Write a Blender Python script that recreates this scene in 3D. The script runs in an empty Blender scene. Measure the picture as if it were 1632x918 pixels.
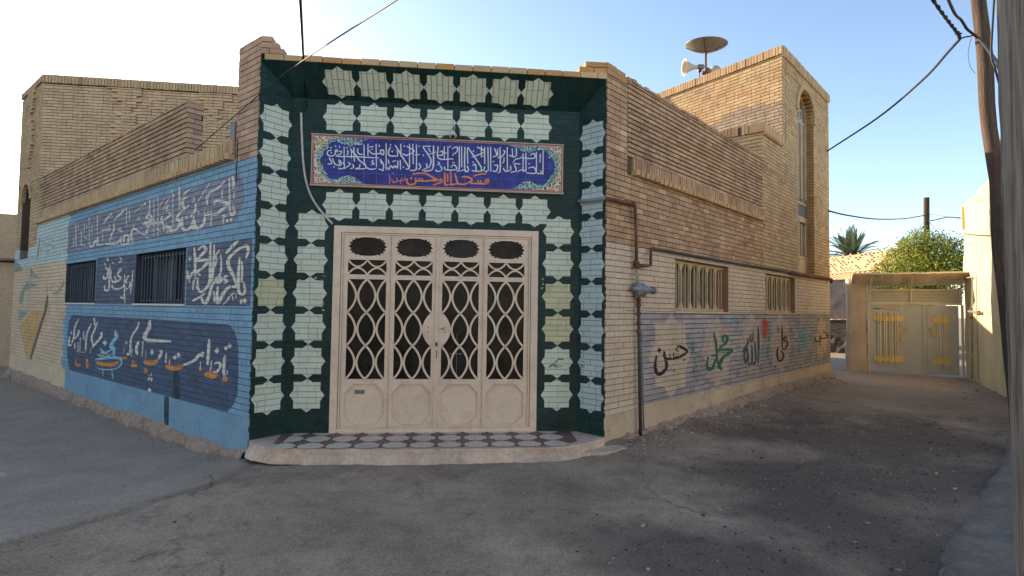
import bpy, math, random
import numpy as np
from math import sin, cos, pi, radians
from mathutils import Matrix, Vector
from mathutils.geometry import tessellate_polygon
random.seed(7)
RNG = random.Random(11)
scene = bpy.context.scene

# ---------------------------------------------------------------- camera
FPX, YAW, PITCH, ROLL = 880.0, 0.10089992, 0.03932082, 0.01415621
H = 1.60
def _rot(yaw, pitch, roll):
    cy, sy, cp, sp, cr, sr = cos(yaw), sin(yaw), cos(pitch), sin(pitch), cos(roll), sin(roll)
    f = np.array([sy*cp, cy*cp, sp]); r = np.array([cy, -sy, 0.]); u = np.cross(r, f)
    return np.array([r*cr+u*sr, -r*sr+u*cr, -f])
RM = _rot(YAW, PITCH, ROLL)
CAM = np.array([0., 0., H])
cd = bpy.data.cameras.new('camera'); co = bpy.data.objects.new('camera', cd)
scene.collection.objects.link(co)
cd.sensor_width = 36; cd.lens = FPX/1632*36; cd.clip_end = 900; cd.clip_start = .05
m = Matrix.Identity(4)
for i in range(3):
    for j in range(3): m[i][j] = RM[j][i]
m.translation = Vector(CAM); co.matrix_world = m
scene.camera = co
# ---------------------------------------------------------------- light
SUN_AZ = radians(-41.5)      # horizontal direction towards the sun, measured from +Y
SUN_EL = radians(16)
w = bpy.data.worlds.new('World'); scene.world = w; w.use_nodes = True
nt = w.node_tree; bg = nt.nodes['Background']
sky = nt.nodes.new('ShaderNodeTexSky'); sky.sky_type = 'NISHITA'; sky.sun_disc = False
sky.sun_elevation = SUN_EL; sky.sun_rotation = SUN_AZ
sky.air_density = .9; sky.dust_density = 1.0; sky.ozone_density = 1.6; sky.altitude = 800
nt.links.new(sky.outputs[0], bg.inputs[0]); bg.inputs[1].default_value = .15
sl = bpy.data.lights.new('sun', 'SUN'); sl.energy = 5.0; sl.angle = radians(.55); sl.color = (1, .84, .62)
so = bpy.data.objects.new('sun', sl); scene.collection.objects.link(so)
sd = Vector((sin(SUN_AZ)*cos(SUN_EL), cos(SUN_AZ)*cos(SUN_EL), sin(SUN_EL)))
so.rotation_euler = sd.to_track_quat('Z', 'Y').to_euler(); so.location = sd*60
vs = scene.view_settings; vs.view_transform = 'Standard'; vs.look = 'None'; vs.gamma = 1; vs.use_curve_mapping = False
vs.exposure = 1.38
vs.use_white_balance = True; vs.white_balance_temperature = 7100; vs.white_balance_tint = 12

# ---------------------------------------------------------------- projection helpers (pixel of the photo -> point on a real plane)
def ray(u, v): return RM.T @ np.array([u-816., 459.-v, -FPX])
def onz(u, v, z=0.):
    r = ray(u, v); return CAM + r*((z-H)/r[2])
def atd(u, v, dist):            # point on the pixel's ray at a horizontal distance
    r = ray(u, v); return CAM + r*(dist/math.hypot(r[0], r[1]))
class Frame:
    """a flat surface: O origin, d along, t up, n outward"""
    def __init__(s, O, d, n, t=(0, 0, 1)):
        s.O = np.array(O, float); s.d = np.array(d, float); s.n = np.array(n, float); s.t = np.array(t, float)
    def w(s, a, z, o=0.): return s.O + s.d*a + s.t*z + s.n*o
    def px(s, u, v, o=0.):
        r = ray(u, v); P = s.O + s.n*o; k = (s.n@(P-CAM))/(s.n@r); X = CAM+r*k-P
        return float(X@s.d), float(X@s.t)
AL, AR = 0.80330808, 0.85530736
FL = Frame((-2.25, 6.40, 0), (-sin(AL), cos(AL), 0), (-cos(AL), -sin(AL), 0))
FR = Frame((1.765, 6.40, 0), (sin(AR), cos(AR), 0), (cos(AR), -sin(AR), 0))
FF = Frame((0, 6.72, 0), (1, 0, 0), (0, -1, 0))
def mk(a, b, flip=False):
    a = np.array([a[0], a[1], 0.]); b = np.array([b[0], b[1], 0.]); d = (b-a)/np.linalg.norm(b-a)
    n = np.array([d[1], -d[0], 0.]); 
    if flip: n = -n
    return Frame(a, d, n)
SPL = mk((-2.25, 6.40), (-1.96, 6.72)); SPR = mk((1.50, 6.72), (1.765, 6.40))
for f in (SPL, SPR):
    if f.n @ (CAM-f.O) < 0: f.n = -f.n

# ---------------------------------------------------------------- materials
def mat(name, col, rough=.85, var=.12, vscale=3., bump=.15, bscale=60., island=0., dirt=0., dirtcol=(.05, .04, .03), dscale=1.3, metal=0., spec=.3, stretch=None, bdist=.004):
    m = bpy.data.materials.new(name); m.use_nodes = True
    N, L = m.node_tree.nodes, m.node_tree.links
    b = N['Principled BSDF']; b.inputs['Roughness'].default_value = rough; b.inputs['Metallic'].default_value = metal
    b.inputs['Specular IOR Level'].default_value = spec
    tc = N.new('ShaderNodeTexCoord'); vec = tc.outputs['Object']
    if stretch:
        mp = N.new('ShaderNodeMapping'); mp.inputs['Scale'].default_value = stretch; L.new(vec, mp.inputs[0]); vec = mp.outputs[0]
    n1 = N.new('ShaderNodeTexNoise'); n1.inputs['Scale'].default_value = vscale; n1.inputs['Detail'].default_value = 6; L.new(vec, n1.inputs[0])
    mr = N.new('ShaderNodeMapRange'); mr.inputs[1].default_value = .25; mr.inputs[2].default_value = .75
    mr.inputs[3].default_value = 1-var*1.6; mr.inputs[4].default_value = 1+var*1.6; L.new(n1.outputs[0], mr.inputs[0])
    fac = mr.outputs[0]
    if island:
        g = N.new('ShaderNodeNewGeometry'); r2 = N.new('ShaderNodeMapRange')
        r2.inputs[3].default_value = 1-island; r2.inputs[4].default_value = 1+island; L.new(g.outputs['Random Per Island'], r2.inputs[0])
        mm = N.new('ShaderNodeMath'); mm.operation = 'MULTIPLY'; L.new(fac, mm.inputs[0]); L.new(r2.outputs[0], mm.inputs[1]); fac = mm.outputs[0]
    n3 = N.new('ShaderNodeTexNoise'); n3.inputs['Scale'].default_value = bscale; n3.inputs['Detail'].default_value = 5; L.new(vec, n3.inputs[0])
    r3 = N.new('ShaderNodeMapRange'); r3.inputs[1].default_value = .3; r3.inputs[2].default_value = .7
    r3.inputs[3].default_value = 1-var; r3.inputs[4].default_value = 1+var; L.new(n3.outputs[0], r3.inputs[0])
    m3 = N.new('ShaderNodeMath'); m3.operation = 'MULTIPLY'; L.new(fac, m3.inputs[0]); L.new(r3.outputs[0], m3.inputs[1]); fac = m3.outputs[0]
    vm = N.new('ShaderNodeVectorMath'); vm.operation = 'SCALE'; vm.inputs[0].default_value = col[:3]; L.new(fac, vm.inputs['Scale'])
    out = vm.outputs[0]
    if dirt:
        n2 = N.new('ShaderNodeTexNoise'); n2.inputs['Scale'].default_value = dscale; n2.inputs['Detail'].default_value = 9; n2.inputs['Roughness'].default_value = .68
        L.new(vec, n2.inputs[0]); cr = N.new('ShaderNodeMapRange'); cr.inputs[1].default_value = .5; cr.inputs[2].default_value = .78
        cr.inputs[3].default_value = 0; cr.inputs[4].default_value = dirt; L.new(n2.outputs[0], cr.inputs[0])
        mx = N.new('ShaderNodeMix'); mx.data_type = 'RGBA'; L.new(cr.outputs[0], mx.inputs[0]); L.new(out, mx.inputs[6]); mx.inputs[7].default_value = (*dirtcol, 1)
        out = mx.outputs[2]
    L.new(out, b.inputs['Base Color'])
    if bump:
        bp = N.new('ShaderNodeBump'); bp.inputs['Strength'].default_value = min(1, bump*2.5); bp.inputs['Distance'].default_value = bdist
        L.new(n3.outputs[0], bp.inputs['Height']); L.new(bp.outputs[0], b.inputs['Normal'])
    return m
def brickmat(name, a, b_, mort=False, **k):
    """fired brick: each brick (island) takes its own tone between a and b_"""
    m = mat(name, (1, 1, 1), **k); N, L = m.node_tree.nodes, m.node_tree.links
    vm = [n for n in N if n.type == 'VECT_MATH'][0]
    g = N.new('ShaderNodeNewGeometry'); cr = N.new('ShaderNodeValToRGB')
    e = cr.color_ramp.elements; e[0].position = 0; e[0].color = (*a, 1); e[1].position = 1; e[1].color = (*b_, 1)
    x = e.new(.5); x.color = (*[(p*.6+q*.4) for p, q in zip(a, b_)], 1)
    y = e.new(.9); y.color = (*[(p*.45+q*.55) for p, q in zip(a, b_)], 1)
    L.new(g.outputs['Random Per Island'], cr.inputs[0]); L.new(cr.outputs[0], vm.inputs[0])
    return m
M = {}
M['brick'] = brickmat('fired_brick', (.50, .335, .20), (.33, .17, .10), rough=.9, var=.15, bscale=45, dirt=.55, dirtcol=(.2, .15, .11), dscale=1.3)
M['brick_pink'] = brickmat('fired_brick_pinkish', (.53, .36, .24), (.37, .205, .135), rough=.9, var=.1, bscale=45, dirt=.25, dirtcol=(.2, .14, .11), dscale=1.4)
M['brick_yellow'] = brickmat('yellow_brick', (.53, .39, .22), (.43, .25, .13), rough=.9, var=.1, bscale=45, dirt=.3, dirtcol=(.24, .18, .13), dscale=.8)
M['brick_orange'] = brickmat('orange_header_brick', (.50, .28, .11), (.40, .19, .075), rough=.9, var=.12, bscale=50)
M['brick_lightened'] = brickmat('lightened_tan_brick', (.62, .43, .265), (.47, .29, .165), rough=.9, var=.1, bscale=45, dirt=.25, dirtcol=(.3, .22, .15), dscale=.8)  # yellow brick lightened: the left tower front's glare is put into the colour
M['brick_tooth'] = brickmat('ledge_brick', (.56, .37, .20), (.44, .26, .13), rough=.9, var=.12, bscale=50)
M['mortar'] = mat('mortar', (.10, .066, .047), rough=.95, var=.15, bscale=90, bump=.3)
M['mortar_dark'] = mat('raked_joint', (.035, .022, .016), rough=.95, var=.2, bscale=90)
M['cream_brick'] = mat('cream_painted_brick', (.58, .465, .35), island=.07, var=.07, vscale=1.4, bscale=35, dirt=.4, dirtcol=(.33, .22, .14), dscale=1.5)
M['cream_joint'] = mat('cream_painted_joint', (.27, .19, .13), var=.15)
M['plaster_cream'] = mat('cream_plaster', (.53, .41, .29), var=.09, vscale=1.5, bscale=25, bump=.2, dirt=.75, dirtcol=(.24, .18, .13), dscale=1.6)
M['blue'] = mat('sky_blue_paint', (.165, .325, .44), rough=.6, island=.09, var=.07, vscale=1.6, bscale=40, dirt=.25, dirtcol=(.09, .2, .3), dscale=2)
M['blue_joint'] = mat('sky_blue_paint_joint', (.045, .115, .19), rough=.7, var=.1)
M['blue_plaster'] = mat('sky_blue_plaster', (.155, .31, .42), rough=.6, var=.1, vscale=2.5, bscale=20, bump=.2, dirt=.35, dirtcol=(.09, .17, .22), dscale=1.8)
M['navy'] = mat('navy_paint', (.045, .08, .145), rough=.6, island=.18, var=.1, bscale=40)
M['navy_joint'] = mat('navy_paint_joint', (.018, .03, .05), rough=.7, var=.1)
M['greyblue'] = mat('grey_blue_paint', (.20, .215, .275), rough=.65, island=.13, var=.1, bscale=40)
M['greyblue_joint'] = mat('grey_blue_joint', (.035, .04, .055), rough=.7)
M['letter'] = mat('cream_letter_paint', (.66, .62, .53), rough=.6, island=.07, var=.06, bscale=40)
M['letter_joint'] = mat('cream_letter_joint', (.40, .37, .31), var=.1)
M['orange_joint'] = mat('orange_letter_joint', (.38, .14, .04), var=.1)
M['orange'] = mat('orange_letter_paint', (.62, .23, .055), rough=.6, island=.08, var=.08)
M['lightblue'] = mat('pale_blue_letter_paint', (.22, .48, .60), rough=.6, island=.08)
M['palemint'] = mat('pale_mint_paint', (.47, .56, .53), island=.07, var=.06, vscale=1.2, bscale=40)
M['palemint_joint'] = mat('pale_mint_joint', (.16, .19, .18), var=.1)
M['sand'] = mat('sand_paint', (.62, .47, .31), island=.06, var=.07, vscale=1.2, bscale=35)
M['sand_joint'] = mat('sand_paint_joint', (.28, .19, .12), var=.1)
M['ochre'] = mat('ochre_paint', (.60, .37, .15), island=.07)
M['pale_leaf'] = mat('faded_green_paint', (.27, .32, .26), island=.1)
M['brown_line'] = mat('brown_line_paint', (.17, .12, .09), island=.1)
M['green'] = mat('dark_green_paint', (.006, .030, .028), rough=.5, island=.22, var=.2, vscale=2, bscale=40, spec=.25, dirt=.25, dirtcol=(.05, .045, .035), dscale=3)
M['green_joint'] = mat('dark_green_joint', (.014, .045, .042), rough=.6)
M['star'] = mat('pale_green_star_paint', (.53, .59, .50), rough=.6, island=.04, var=.05, vscale=4, bscale=50, dirt=.25, dirtcol=(.42, .40, .26), dscale=2.5)
M['star_joint'] = mat('pale_green_star_joint', (.29, .33, .28), rough=.7)
M['star_yellow'] = mat('yellowed_star_paint', (.50, .50, .32), rough=.6, island=.05, var=.08, vscale=5, dirt=.4, dirtcol=(.4, .3, .14), dscale=5)
M['starblue'] = mat('pale_blue_star_paint', (.42, .52, .51), rough=.6, island=.04, var=.05, vscale=4, bscale=50)
M['starblue_joint'] = mat('pale_blue_star_joint', (.22, .28, .28), rough=.7)
M['chip'] = mat('chipped_plaster', (.5, .42, .34), var=.2)
M['grey_paint'] = mat('faded_grey_paint', (.33, .30, .305), island=.17, var=.12, vscale=1.5, bscale=40, dirt=.6, dirtcol=(.36, .3, .25), dscale=1.2)
M['lilac'] = mat('pale_lilac_paint', (.33, .31, .33), island=.1)
M['mstar'] = mat('peach_star_paint', (.50, .395, .30), island=.06, var=.08)
M['mstar2'] = mat('pinkish_star_paint', (.44, .36, .31), island=.08, var=.08)
M['ink'] = mat('dark_maroon_paint', (.035, .012, .018), rough=.6)
M['inkgreen'] = mat('green_letter_paint', (.01, .13, .075), rough=.6, island=.15)
M['inkblue'] = mat('deep_blue_letter_paint', (.015, .06, .11), rough=.6, island=.3)
M['red'] = mat('red_paint', (.5, .04, .03), rough=.6, island=.1)
M['teal'] = mat('teal_smear_paint', (.06, .24, .19), rough=.7, island=.3, var=.2)
M['turq'] = mat('turquoise_smear_paint', (.11, .28, .33), rough=.7, island=.3, var=.2)
M['door'] = mat('cream_metal_paint', (.67, .535, .41), rough=.5, var=.05, vscale=2, bscale=25, bump=.06, dirt=.45, dirtcol=(.36, .22, .14), dscale=5)
M['glass'] = mat('dark_glass', (.012, .010, .010), rough=.3, var=.6, vscale=5, bump=.0, spec=.16, dirt=.5, dirtcol=(.05, .04, .035), dscale=6)
M['glass_grey'] = mat('grey_window_glass', (.12, .14, .16), rough=.15, var=.2, bump=0, spec=.6)
M['dark'] = mat('dark_interior', (.012, .011, .011), rough=.9)
M['navy_bar'] = mat('navy_bar_paint', (.045, .065, .09), rough=.5)
M['shutter'] = mat('grey_curtain', (.13, .15, .18), rough=.8, stretch=(30, 30, 1), var=.3)
M['blind'] = mat('brown_curtain', (.085, .062, .045), rough=.85, var=.25)
M['gold'] = mat('tan_metal_paint', (.46, .35, .22), rough=.5, dirt=.5, dirtcol=(.2, .11, .06), dscale=9)
M['ctile'] = mat('cream_floor_tile', (.62, .50, .39), rough=.7, var=.12, dirt=.4, dirtcol=(.3, .22, .17), dscale=3)
M['ptile'] = mat('purple_brown_tile', (.17, .105, .095), rough=.6, var=.15, island=.2)
M['step'] = mat('worn_step_cement', (.54, .42, .325), rough=.9, var=.14, vscale=4, bscale=30, bump=.35, dirt=.7, dirtcol=(.2, .145, .11), dscale=3)
M['footing'] = mat('crumbling_footing', (.33, .25, .19), rough=.95, var=.25, vscale=5, bscale=28, bump=.9, bdist=.02, dirt=.8, dirtcol=(.14, .10, .08), dscale=5, island=.15)
M['rust'] = mat('rusty_pipe', (.15, .06, .035), rough=.8, var=.3, vscale=8, dirt=.5, dirtcol=(.2, .17, .15), dscale=6)
M['greypipe'] = mat('grey_painted_pipe', (.27, .28, .29), rough=.6, var=.2)
M['darkpipe'] = mat('dark_pipe', (.06, .055, .05), rough=.6, var=.2)
M['steel'] = mat('regulator_grey', (.22, .23, .26), rough=.45, metal=.3)
M['wire'] = mat('black_cable', (.015, .017, .02), rough=.6, bump=0)
M['conduit'] = mat('pale_grey_conduit', (.45, .44, .42), rough=.6)
M['wood'] = mat('dark_creosoted_wood', (.075, .05, .038), rough=.9, stretch=(9, 9, .7), var=.35, vscale=2, bscale=10, bump=.7, bdist=.01, dirt=.4, dirtcol=(.17, .10, .065), dscale=1.2)
M['oldpost'] = mat('weathered_grey_post', (.21, .175, .14), rough=.95, stretch=(16, 16, .6), var=.38, vscale=2.2, bscale=6, bump=.8, bdist=.012, dirt=.7, dirtcol=(.09, .08, .07), dscale=2.2)
M['dish'] = mat('dish_grey_metal', (.20, .18, .16), rough=.5, metal=.2, var=.15)
M['horn'] = mat('ivory_horn', (.50, .44, .32), rough=.5, var=.05)
M['sunwall'] = mat('pale_yellow_plaster', (.63, .53, .29), rough=.9, var=.07, vscale=1.4, bscale=12, bump=.35, dirt=.3, dirtcol=(.36, .28, .2), dscale=1.8)
M['beige'] = mat('beige_mud_plaster', (.46, .33, .21), rough=.95, var=.12, vscale=1.5, bscale=14, bump=.3, dirt=.4, dirtcol=(.28, .19, .12), dscale=1.5)
M['gategrey'] = mat('grey_gate_paint', (.52, .50, .43), rough=.5, var=.06, vscale=3, dirt=.2, dirtcol=(.3, .22, .14), dscale=5)
M['gatecream'] = mat('cream_gate_frame', (.66, .55, .38), rough=.5, var=.08, dirt=.3, dirtcol=(.3, .2, .1), dscale=8)
M['gateyellow'] = mat('yellow_ochre_bar', (.82, .54, .12), rough=.5, var=.1)
M['canopy'] = mat('canopy_sheet', (.68, .56, .42), rough=.7, var=.15, dirt=.5, dirtcol=(.25, .15, .09), dscale=4)
M['alley'] = mat('grey_mud_wall', (.17, .145, .135), rough=.95, var=.15, bump=.4, bscale=20)
M['rubble'] = mat('dark_rubble', (.085, .065, .055), rough=.95, var=.35, vscale=5, bump=.9, bscale=14, bdist=.03, stretch=(1, 1, 3))
M['leafA'] = mat('citrus_leaf', (.24, .29, .035), rough=.5, island=.45, var=.2, bump=0, spec=.4)
M['leafB'] = mat('dark_citrus_leaf', (.09, .135, .03), rough=.5, island=.4, var=.2, bump=0, spec=.4)
M['palm'] = mat('palm_leaf', (.11, .15, .085), rough=.6, island=.3, bump=0)
M['bark'] = mat('bark', (.12, .085, .055), rough=.95, var=.3)
M['tank'] = mat('white_tank', (.7, .68, .64), rough=.5)
M['roof'] = mat('roof_mud', (.34, .26, .19), rough=.95)
M['stone'] = mat('loose_stone', (.30, .245, .20), rough=.95, island=.4, var=.2)
M['leaflitter'] = mat('dry_leaf', (.52, .27, .08), rough=.8)
M['tag'] = mat('grey_tag', (.16, .15, .15), rough=.5, dirt=.5, dirtcol=(.3, .25, .2), dscale=30)

for k_ in ('leafA', 'leafB', 'palm'):
    N, L = M[k_].node_tree.nodes, M[k_].node_tree.links; b = N['Principled BSDF']; tr = N.new('ShaderNodeBsdfTranslucent'); mx = N.new('ShaderNodeMixShader'); mx.inputs[0].default_value = .42
    L.new(b.inputs['Base Color'].links[0].from_socket, tr.inputs[0]); L.new(b.outputs[0], mx.inputs[1]); L.new(tr.outputs[0], mx.inputs[2]); L.new(mx.outputs[0], N['Material Output'].inputs[0])
# ---------------------------------------------------------------- mesh builder
class MB:
    def __init__(s): s.v = []; s.f = []; s.m = []; s.mats = []
    def mi(s, m):
        if m not in s.mats: s.mats.append(m)
        return s.mats.index(m)
    def poly(s, pts, m, out=None):
        pts = [np.asarray(p, float) for p in pts]
        if out is not None and len(pts) >= 3:
            n = np.zeros(3)
            for i in range(len(pts)): n += np.cross(pts[i]-pts[0], pts[(i+1) % len(pts)]-pts[0])
            if n @ out < 0: pts = pts[::-1]
        b = len(s.v); s.v += [tuple(p) for p in pts]; s.f.append(tuple(range(b, b+len(pts)))); s.m.append(s.mi(m))
    def mesh(s, vs, fs, m):
        b = len(s.v); s.v += [tuple(p) for p in vs]; k = s.mi(m)
        for f in fs: s.f.append(tuple(b+i for i in f)); s.m.append(k)
    def box(s, F, a0, a1, z0, z1, o0, o1, m, front=None):
        a0, a1 = min(a0, a1), max(a0, a1)
        P = [F.w(a, z, o) for o in (o0, o1) for z in (z0, z1) for a in (a0, a1)]
        fs = [(0, 1, 3, 2), (4, 5, 7, 6), (0, 1, 5, 4), (2, 3, 7, 6), (0, 2, 6, 4), (1, 3, 7, 5)]
        c = sum(P)/8; b = len(s.v); s.v += [tuple(p) for p in P]; k = s.mi(m)
        for f in fs:
            q = [P[i] for i in f]; n = np.cross(q[1]-q[0], q[2]-q[0])
            if n @ (sum(q)/4-c) < 0: f = f[::-1]
            s.f.append(tuple(b+i for i in f)); s.m.append(k)
    def prism(s, F, pts, o0, o1, m):         # outline in the frame, with thickness
        A = [F.w(a, z, o0) for a, z in pts]; B = [F.w(a, z, o1) for a, z in pts]; n = len(pts)
        tri = tessellate_polygon([[Vector((a, z, 0)) for a, z in pts]])
        for t in tri:
            s.poly([B[i] for i in t], m, F.n*(1 if o1 > o0 else -1)); s.poly([A[i] for i in t], m, -F.n*(1 if o1 > o0 else -1))
        c = sum(A)/n
        for i in range(n):
            j = (i+1) % n; s.poly([A[i], A[j], B[j], B[i]], m)
    def sheet_hole(s, F, outer, holes, o, m, depth=0.):
        allp = list(outer)
        for h in holes: allp += list(h)
        tri = tessellate_polygon([[Vector((a, z, 0)) for a, z in l] for l in [outer]+list(holes)])
        for t in tri: s.poly([F.w(*allp[i], o) for i in t], m, F.n)
        if depth:
            for l in list(holes)+[outer]:
                for i in range(len(l)):
                    p, q = l[i], l[(i+1) % len(l)]
                    s.poly([F.w(*p, o), F.w(*q, o), F.w(*q, o-depth), F.w(*p, o-depth)], m)
    def tube(s, pts, r, m, seg=8, cap=True):
        pts = [np.asarray(p, float) for p in pts]; n = len(pts); rr = r if hasattr(r, '__len__') else [r]*n
        T = [pts[min(i+1, n-1)]-pts[max(i-1, 0)] for i in range(n)]; T = [t/(np.linalg.norm(t)+1e-9) for t in T]
        up = np.array([0, 0, 1.]) if abs(T[0][2]) < .9 else np.array([1., 0, 0]); x = np.cross(up, T[0]); x /= np.linalg.norm(x)
        vs = []
        for i in range(n):
            x = x - T[i]*(x@T[i]); x /= np.linalg.norm(x); y = np.cross(T[i], x)
            for k in range(seg):
                a = 2*pi*k/seg; vs.append(pts[i]+(x*cos(a)+y*sin(a))*rr[i])
        fs = [(i*seg+k, i*seg+(k+1) % seg, (i+1)*seg+(k+1) % seg, (i+1)*seg+k) for i in range(n-1) for k in range(seg)]
        if cap: fs += [tuple(range(seg))[::-1], tuple((n-1)*seg+k for k in range(seg))]
        s.mesh(vs, fs, m)
    def lathe(s, c, axis, prof, m, seg=24):     # prof: (distance along axis, radius)
        axis = np.asarray(axis, float); axis /= np.linalg.norm(axis)
        up = np.array([0, 0, 1.]) if abs(axis[2]) < .9 else np.array([1., 0, 0]); x = np.cross(up, axis); x /= np.linalg.norm(x); y = np.cross(axis, x)
        vs = [np.asarray(c)+axis*h+(x*cos(2*pi*k/seg)+y*sin(2*pi*k/seg))*r for h, r in prof for k in range(seg)]
        fs = [(i*seg+k, i*seg+(k+1) % seg, (i+1)*seg+(k+1) % seg, (i+1)*seg+k) for i in range(len(prof)-1) for k in range(seg)]
        s.mesh(vs, fs, m)
    def build(s, name, parent=None, smooth=False, kind=None, label=None):
        org = np.zeros(3)
        p = parent
        while p is not None: org = org+np.array(p.location); p = p.parent
        me = bpy.data.meshes.new(name)
        me.from_pydata([tuple(np.array(v)-org) for v in s.v], [], s.f)
        for m in s.mats: me.materials.append(M[m])
        me.polygons.foreach_set('material_index', s.m)
        if smooth: me.polygons.foreach_set('use_smooth', [True]*len(s.f))
        me.update(); o = bpy.data.objects.new(name, me); scene.collection.objects.link(o)
        if parent is not None: o.parent = parent
        if kind: o['kind'] = kind
        if label: o['label'] = label
        return o
def thing(name, label, cat, loc=(0, 0, 0), group=None):
    o = bpy.data.objects.new(name, None); scene.collection.objects.link(o); o.location = tuple(float(x) for x in loc)
    o['label'] = label; o['category'] = cat
    if group: o['group'] = group
    o.empty_display_size = .2
    return o
def tag(o, label, cat, group=None):
    o['label'] = label; o['category'] = cat
    if group: o['group'] = group
    return o

# ---------------------------------------------------------------- 2D helpers
def cliprect(p, x0, x1, y0, y1):
    for ax, lim, sg in ((0, x0, 1), (0, x1, -1), (1, y0, 1), (1, y1, -1)):
        if not p: return p
        q = []
        for i in range(len(p)):
            a, b = p[i-1], p[i]; da, db = (a[ax]-lim)*sg, (b[ax]-lim)*sg
            if (da >= 0) != (db >= 0):
                t = da/(da-db); q.append((a[0]+(b[0]-a[0])*t, a[1]+(b[1]-a[1])*t))
            if db >= 0: q.append(b)
        p = q
    return p
def area(p): return .5*sum(p[i-1][0]*p[i][1]-p[i][0]*p[i-1][1] for i in range(len(p)))
def smooth_line(pts, n=4):
    if len(pts) < 3: return [tuple(p[:2]) for p in pts]
    P = [np.array(p[:2], float) for p in pts]; P = [2*P[0]-P[1]]+P+[2*P[-1]-P[-2]]; out = []
    for i in range(1, len(P)-2):
        for k in range(n):
            t = k/n; out.append(.5*((2*P[i])+(-P[i-1]+P[i+1])*t+(2*P[i-1]-5*P[i]+4*P[i+1]-P[i+2])*t*t+(-P[i-1]+3*P[i]-3*P[i+1]+P[i+2])*t**3))
    out.append(P[-2]); return [tuple(p) for p in out]
def stroke_quads(pts, w, taper=.55, nib=True):
    """pen stroke as quads (2D, pixel space); thinner at the ends, thicker along the pen angle"""
    if len(pts) == 1:
        x, y = pts[0][:2]; h = w/2; return [[(x-h, y), (x, y-h*1.25), (x+h, y), (x, y+h*1.25)]]
    P = [np.array(p) for p in smooth_line(pts)]; n = len(P); out = []
    T = [P[min(i+1, n-1)]-P[max(i-1, 0)] for i in range(n)]; T = [t/(np.linalg.norm(t)+1e-9) for t in T]
    W = []
    for i in range(n):
        u = i/(n-1); k = 1-(1-taper)*max(0, abs(2*u-1)-.6)/.4
        if nib: k *= .78+.3*abs(T[i]@np.array([.5, .866]))
        W.append(w*k/2)
    N = [np.array([-t[1], t[0]]) for t in T]
    for i in range(n-1):
        out.append([tuple(P[i]+N[i]*W[i]), tuple(P[i+1]+N[i+1]*W[i+1]), tuple(P[i+1]-N[i+1]*W[i+1]), tuple(P[i]-N[i]*W[i])])
    return out
def layer(poly, m, target, rank=1, joint=None): return dict(p=poly, m=m, t=target, r=rank, j=joint)
EPS = .0008
JOINTS = {'letter': 'letter_joint', 'orange': 'orange_joint', 'ink': 'ink', 'inkgreen': 'inkgreen', 'inkblue': 'inkblue', 'lightblue': 'blue'}
def write(F, crop, strokes, m, target, rank=3, joint=None, off=0.):
    """strokes drawn over a crop (x0,y0,scale) of the photograph, laid onto the wall plane F"""
    joint = JOINTS.get(m) if F in (FL, FR) else None
    x0, y0, k = crop; L = []
    for i, (pts, w) in enumerate(strokes):
        w = w*((1.28 if F is not FR else 1.8) if w > 6 and len(pts) > 1 else 1.15); r = rank+(i % 12)*.07
        for q in stroke_quads(pts, w):
            qq = [F.px(x0+x/k, y0+y/k, off) for x, y in q]
            if abs(area(qq)) > 1e-7: L.append(layer(qq, m, target, r, joint))
    return L
def starpoly(cx, cz, hx, hz, ex=.30, ez=.30, b=.42):
    """square plate with a pointed tip in the middle of each side"""
    return [(cx-hx, cz-hz), (cx-hx*b, cz-hz), (cx, cz-hz*(1+ez)), (cx+hx*b, cz-hz), (cx+hx, cz-hz), (cx+hx, cz-hz*b), (cx+hx*(1+ex), cz), (cx+hx, cz+hz*b),
            (cx+hx, cz+hz), (cx+hx*b, cz+hz), (cx, cz+hz*(1+ez)), (cx-hx*b, cz+hz), (cx-hx, cz+hz), (cx-hx, cz+hz*b), (cx-hx*(1+ex), cz), (cx-hx, cz-hz*b)]
def jag(p, amt=.003, step=.05):
    out = []
    for i in range(len(p)):
        a, b = p[i], p[(i+1) % len(p)]; L = math.hypot(b[0]-a[0], b[1]-a[1]); n = max(1, int(L/step))
        for k in range(n):
            t = k/n; out.append((a[0]+(b[0]-a[0])*t+RNG.uniform(-amt, amt), a[1]+(b[1]-a[1])*t+RNG.uniform(-amt, amt)))
    return out

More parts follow.
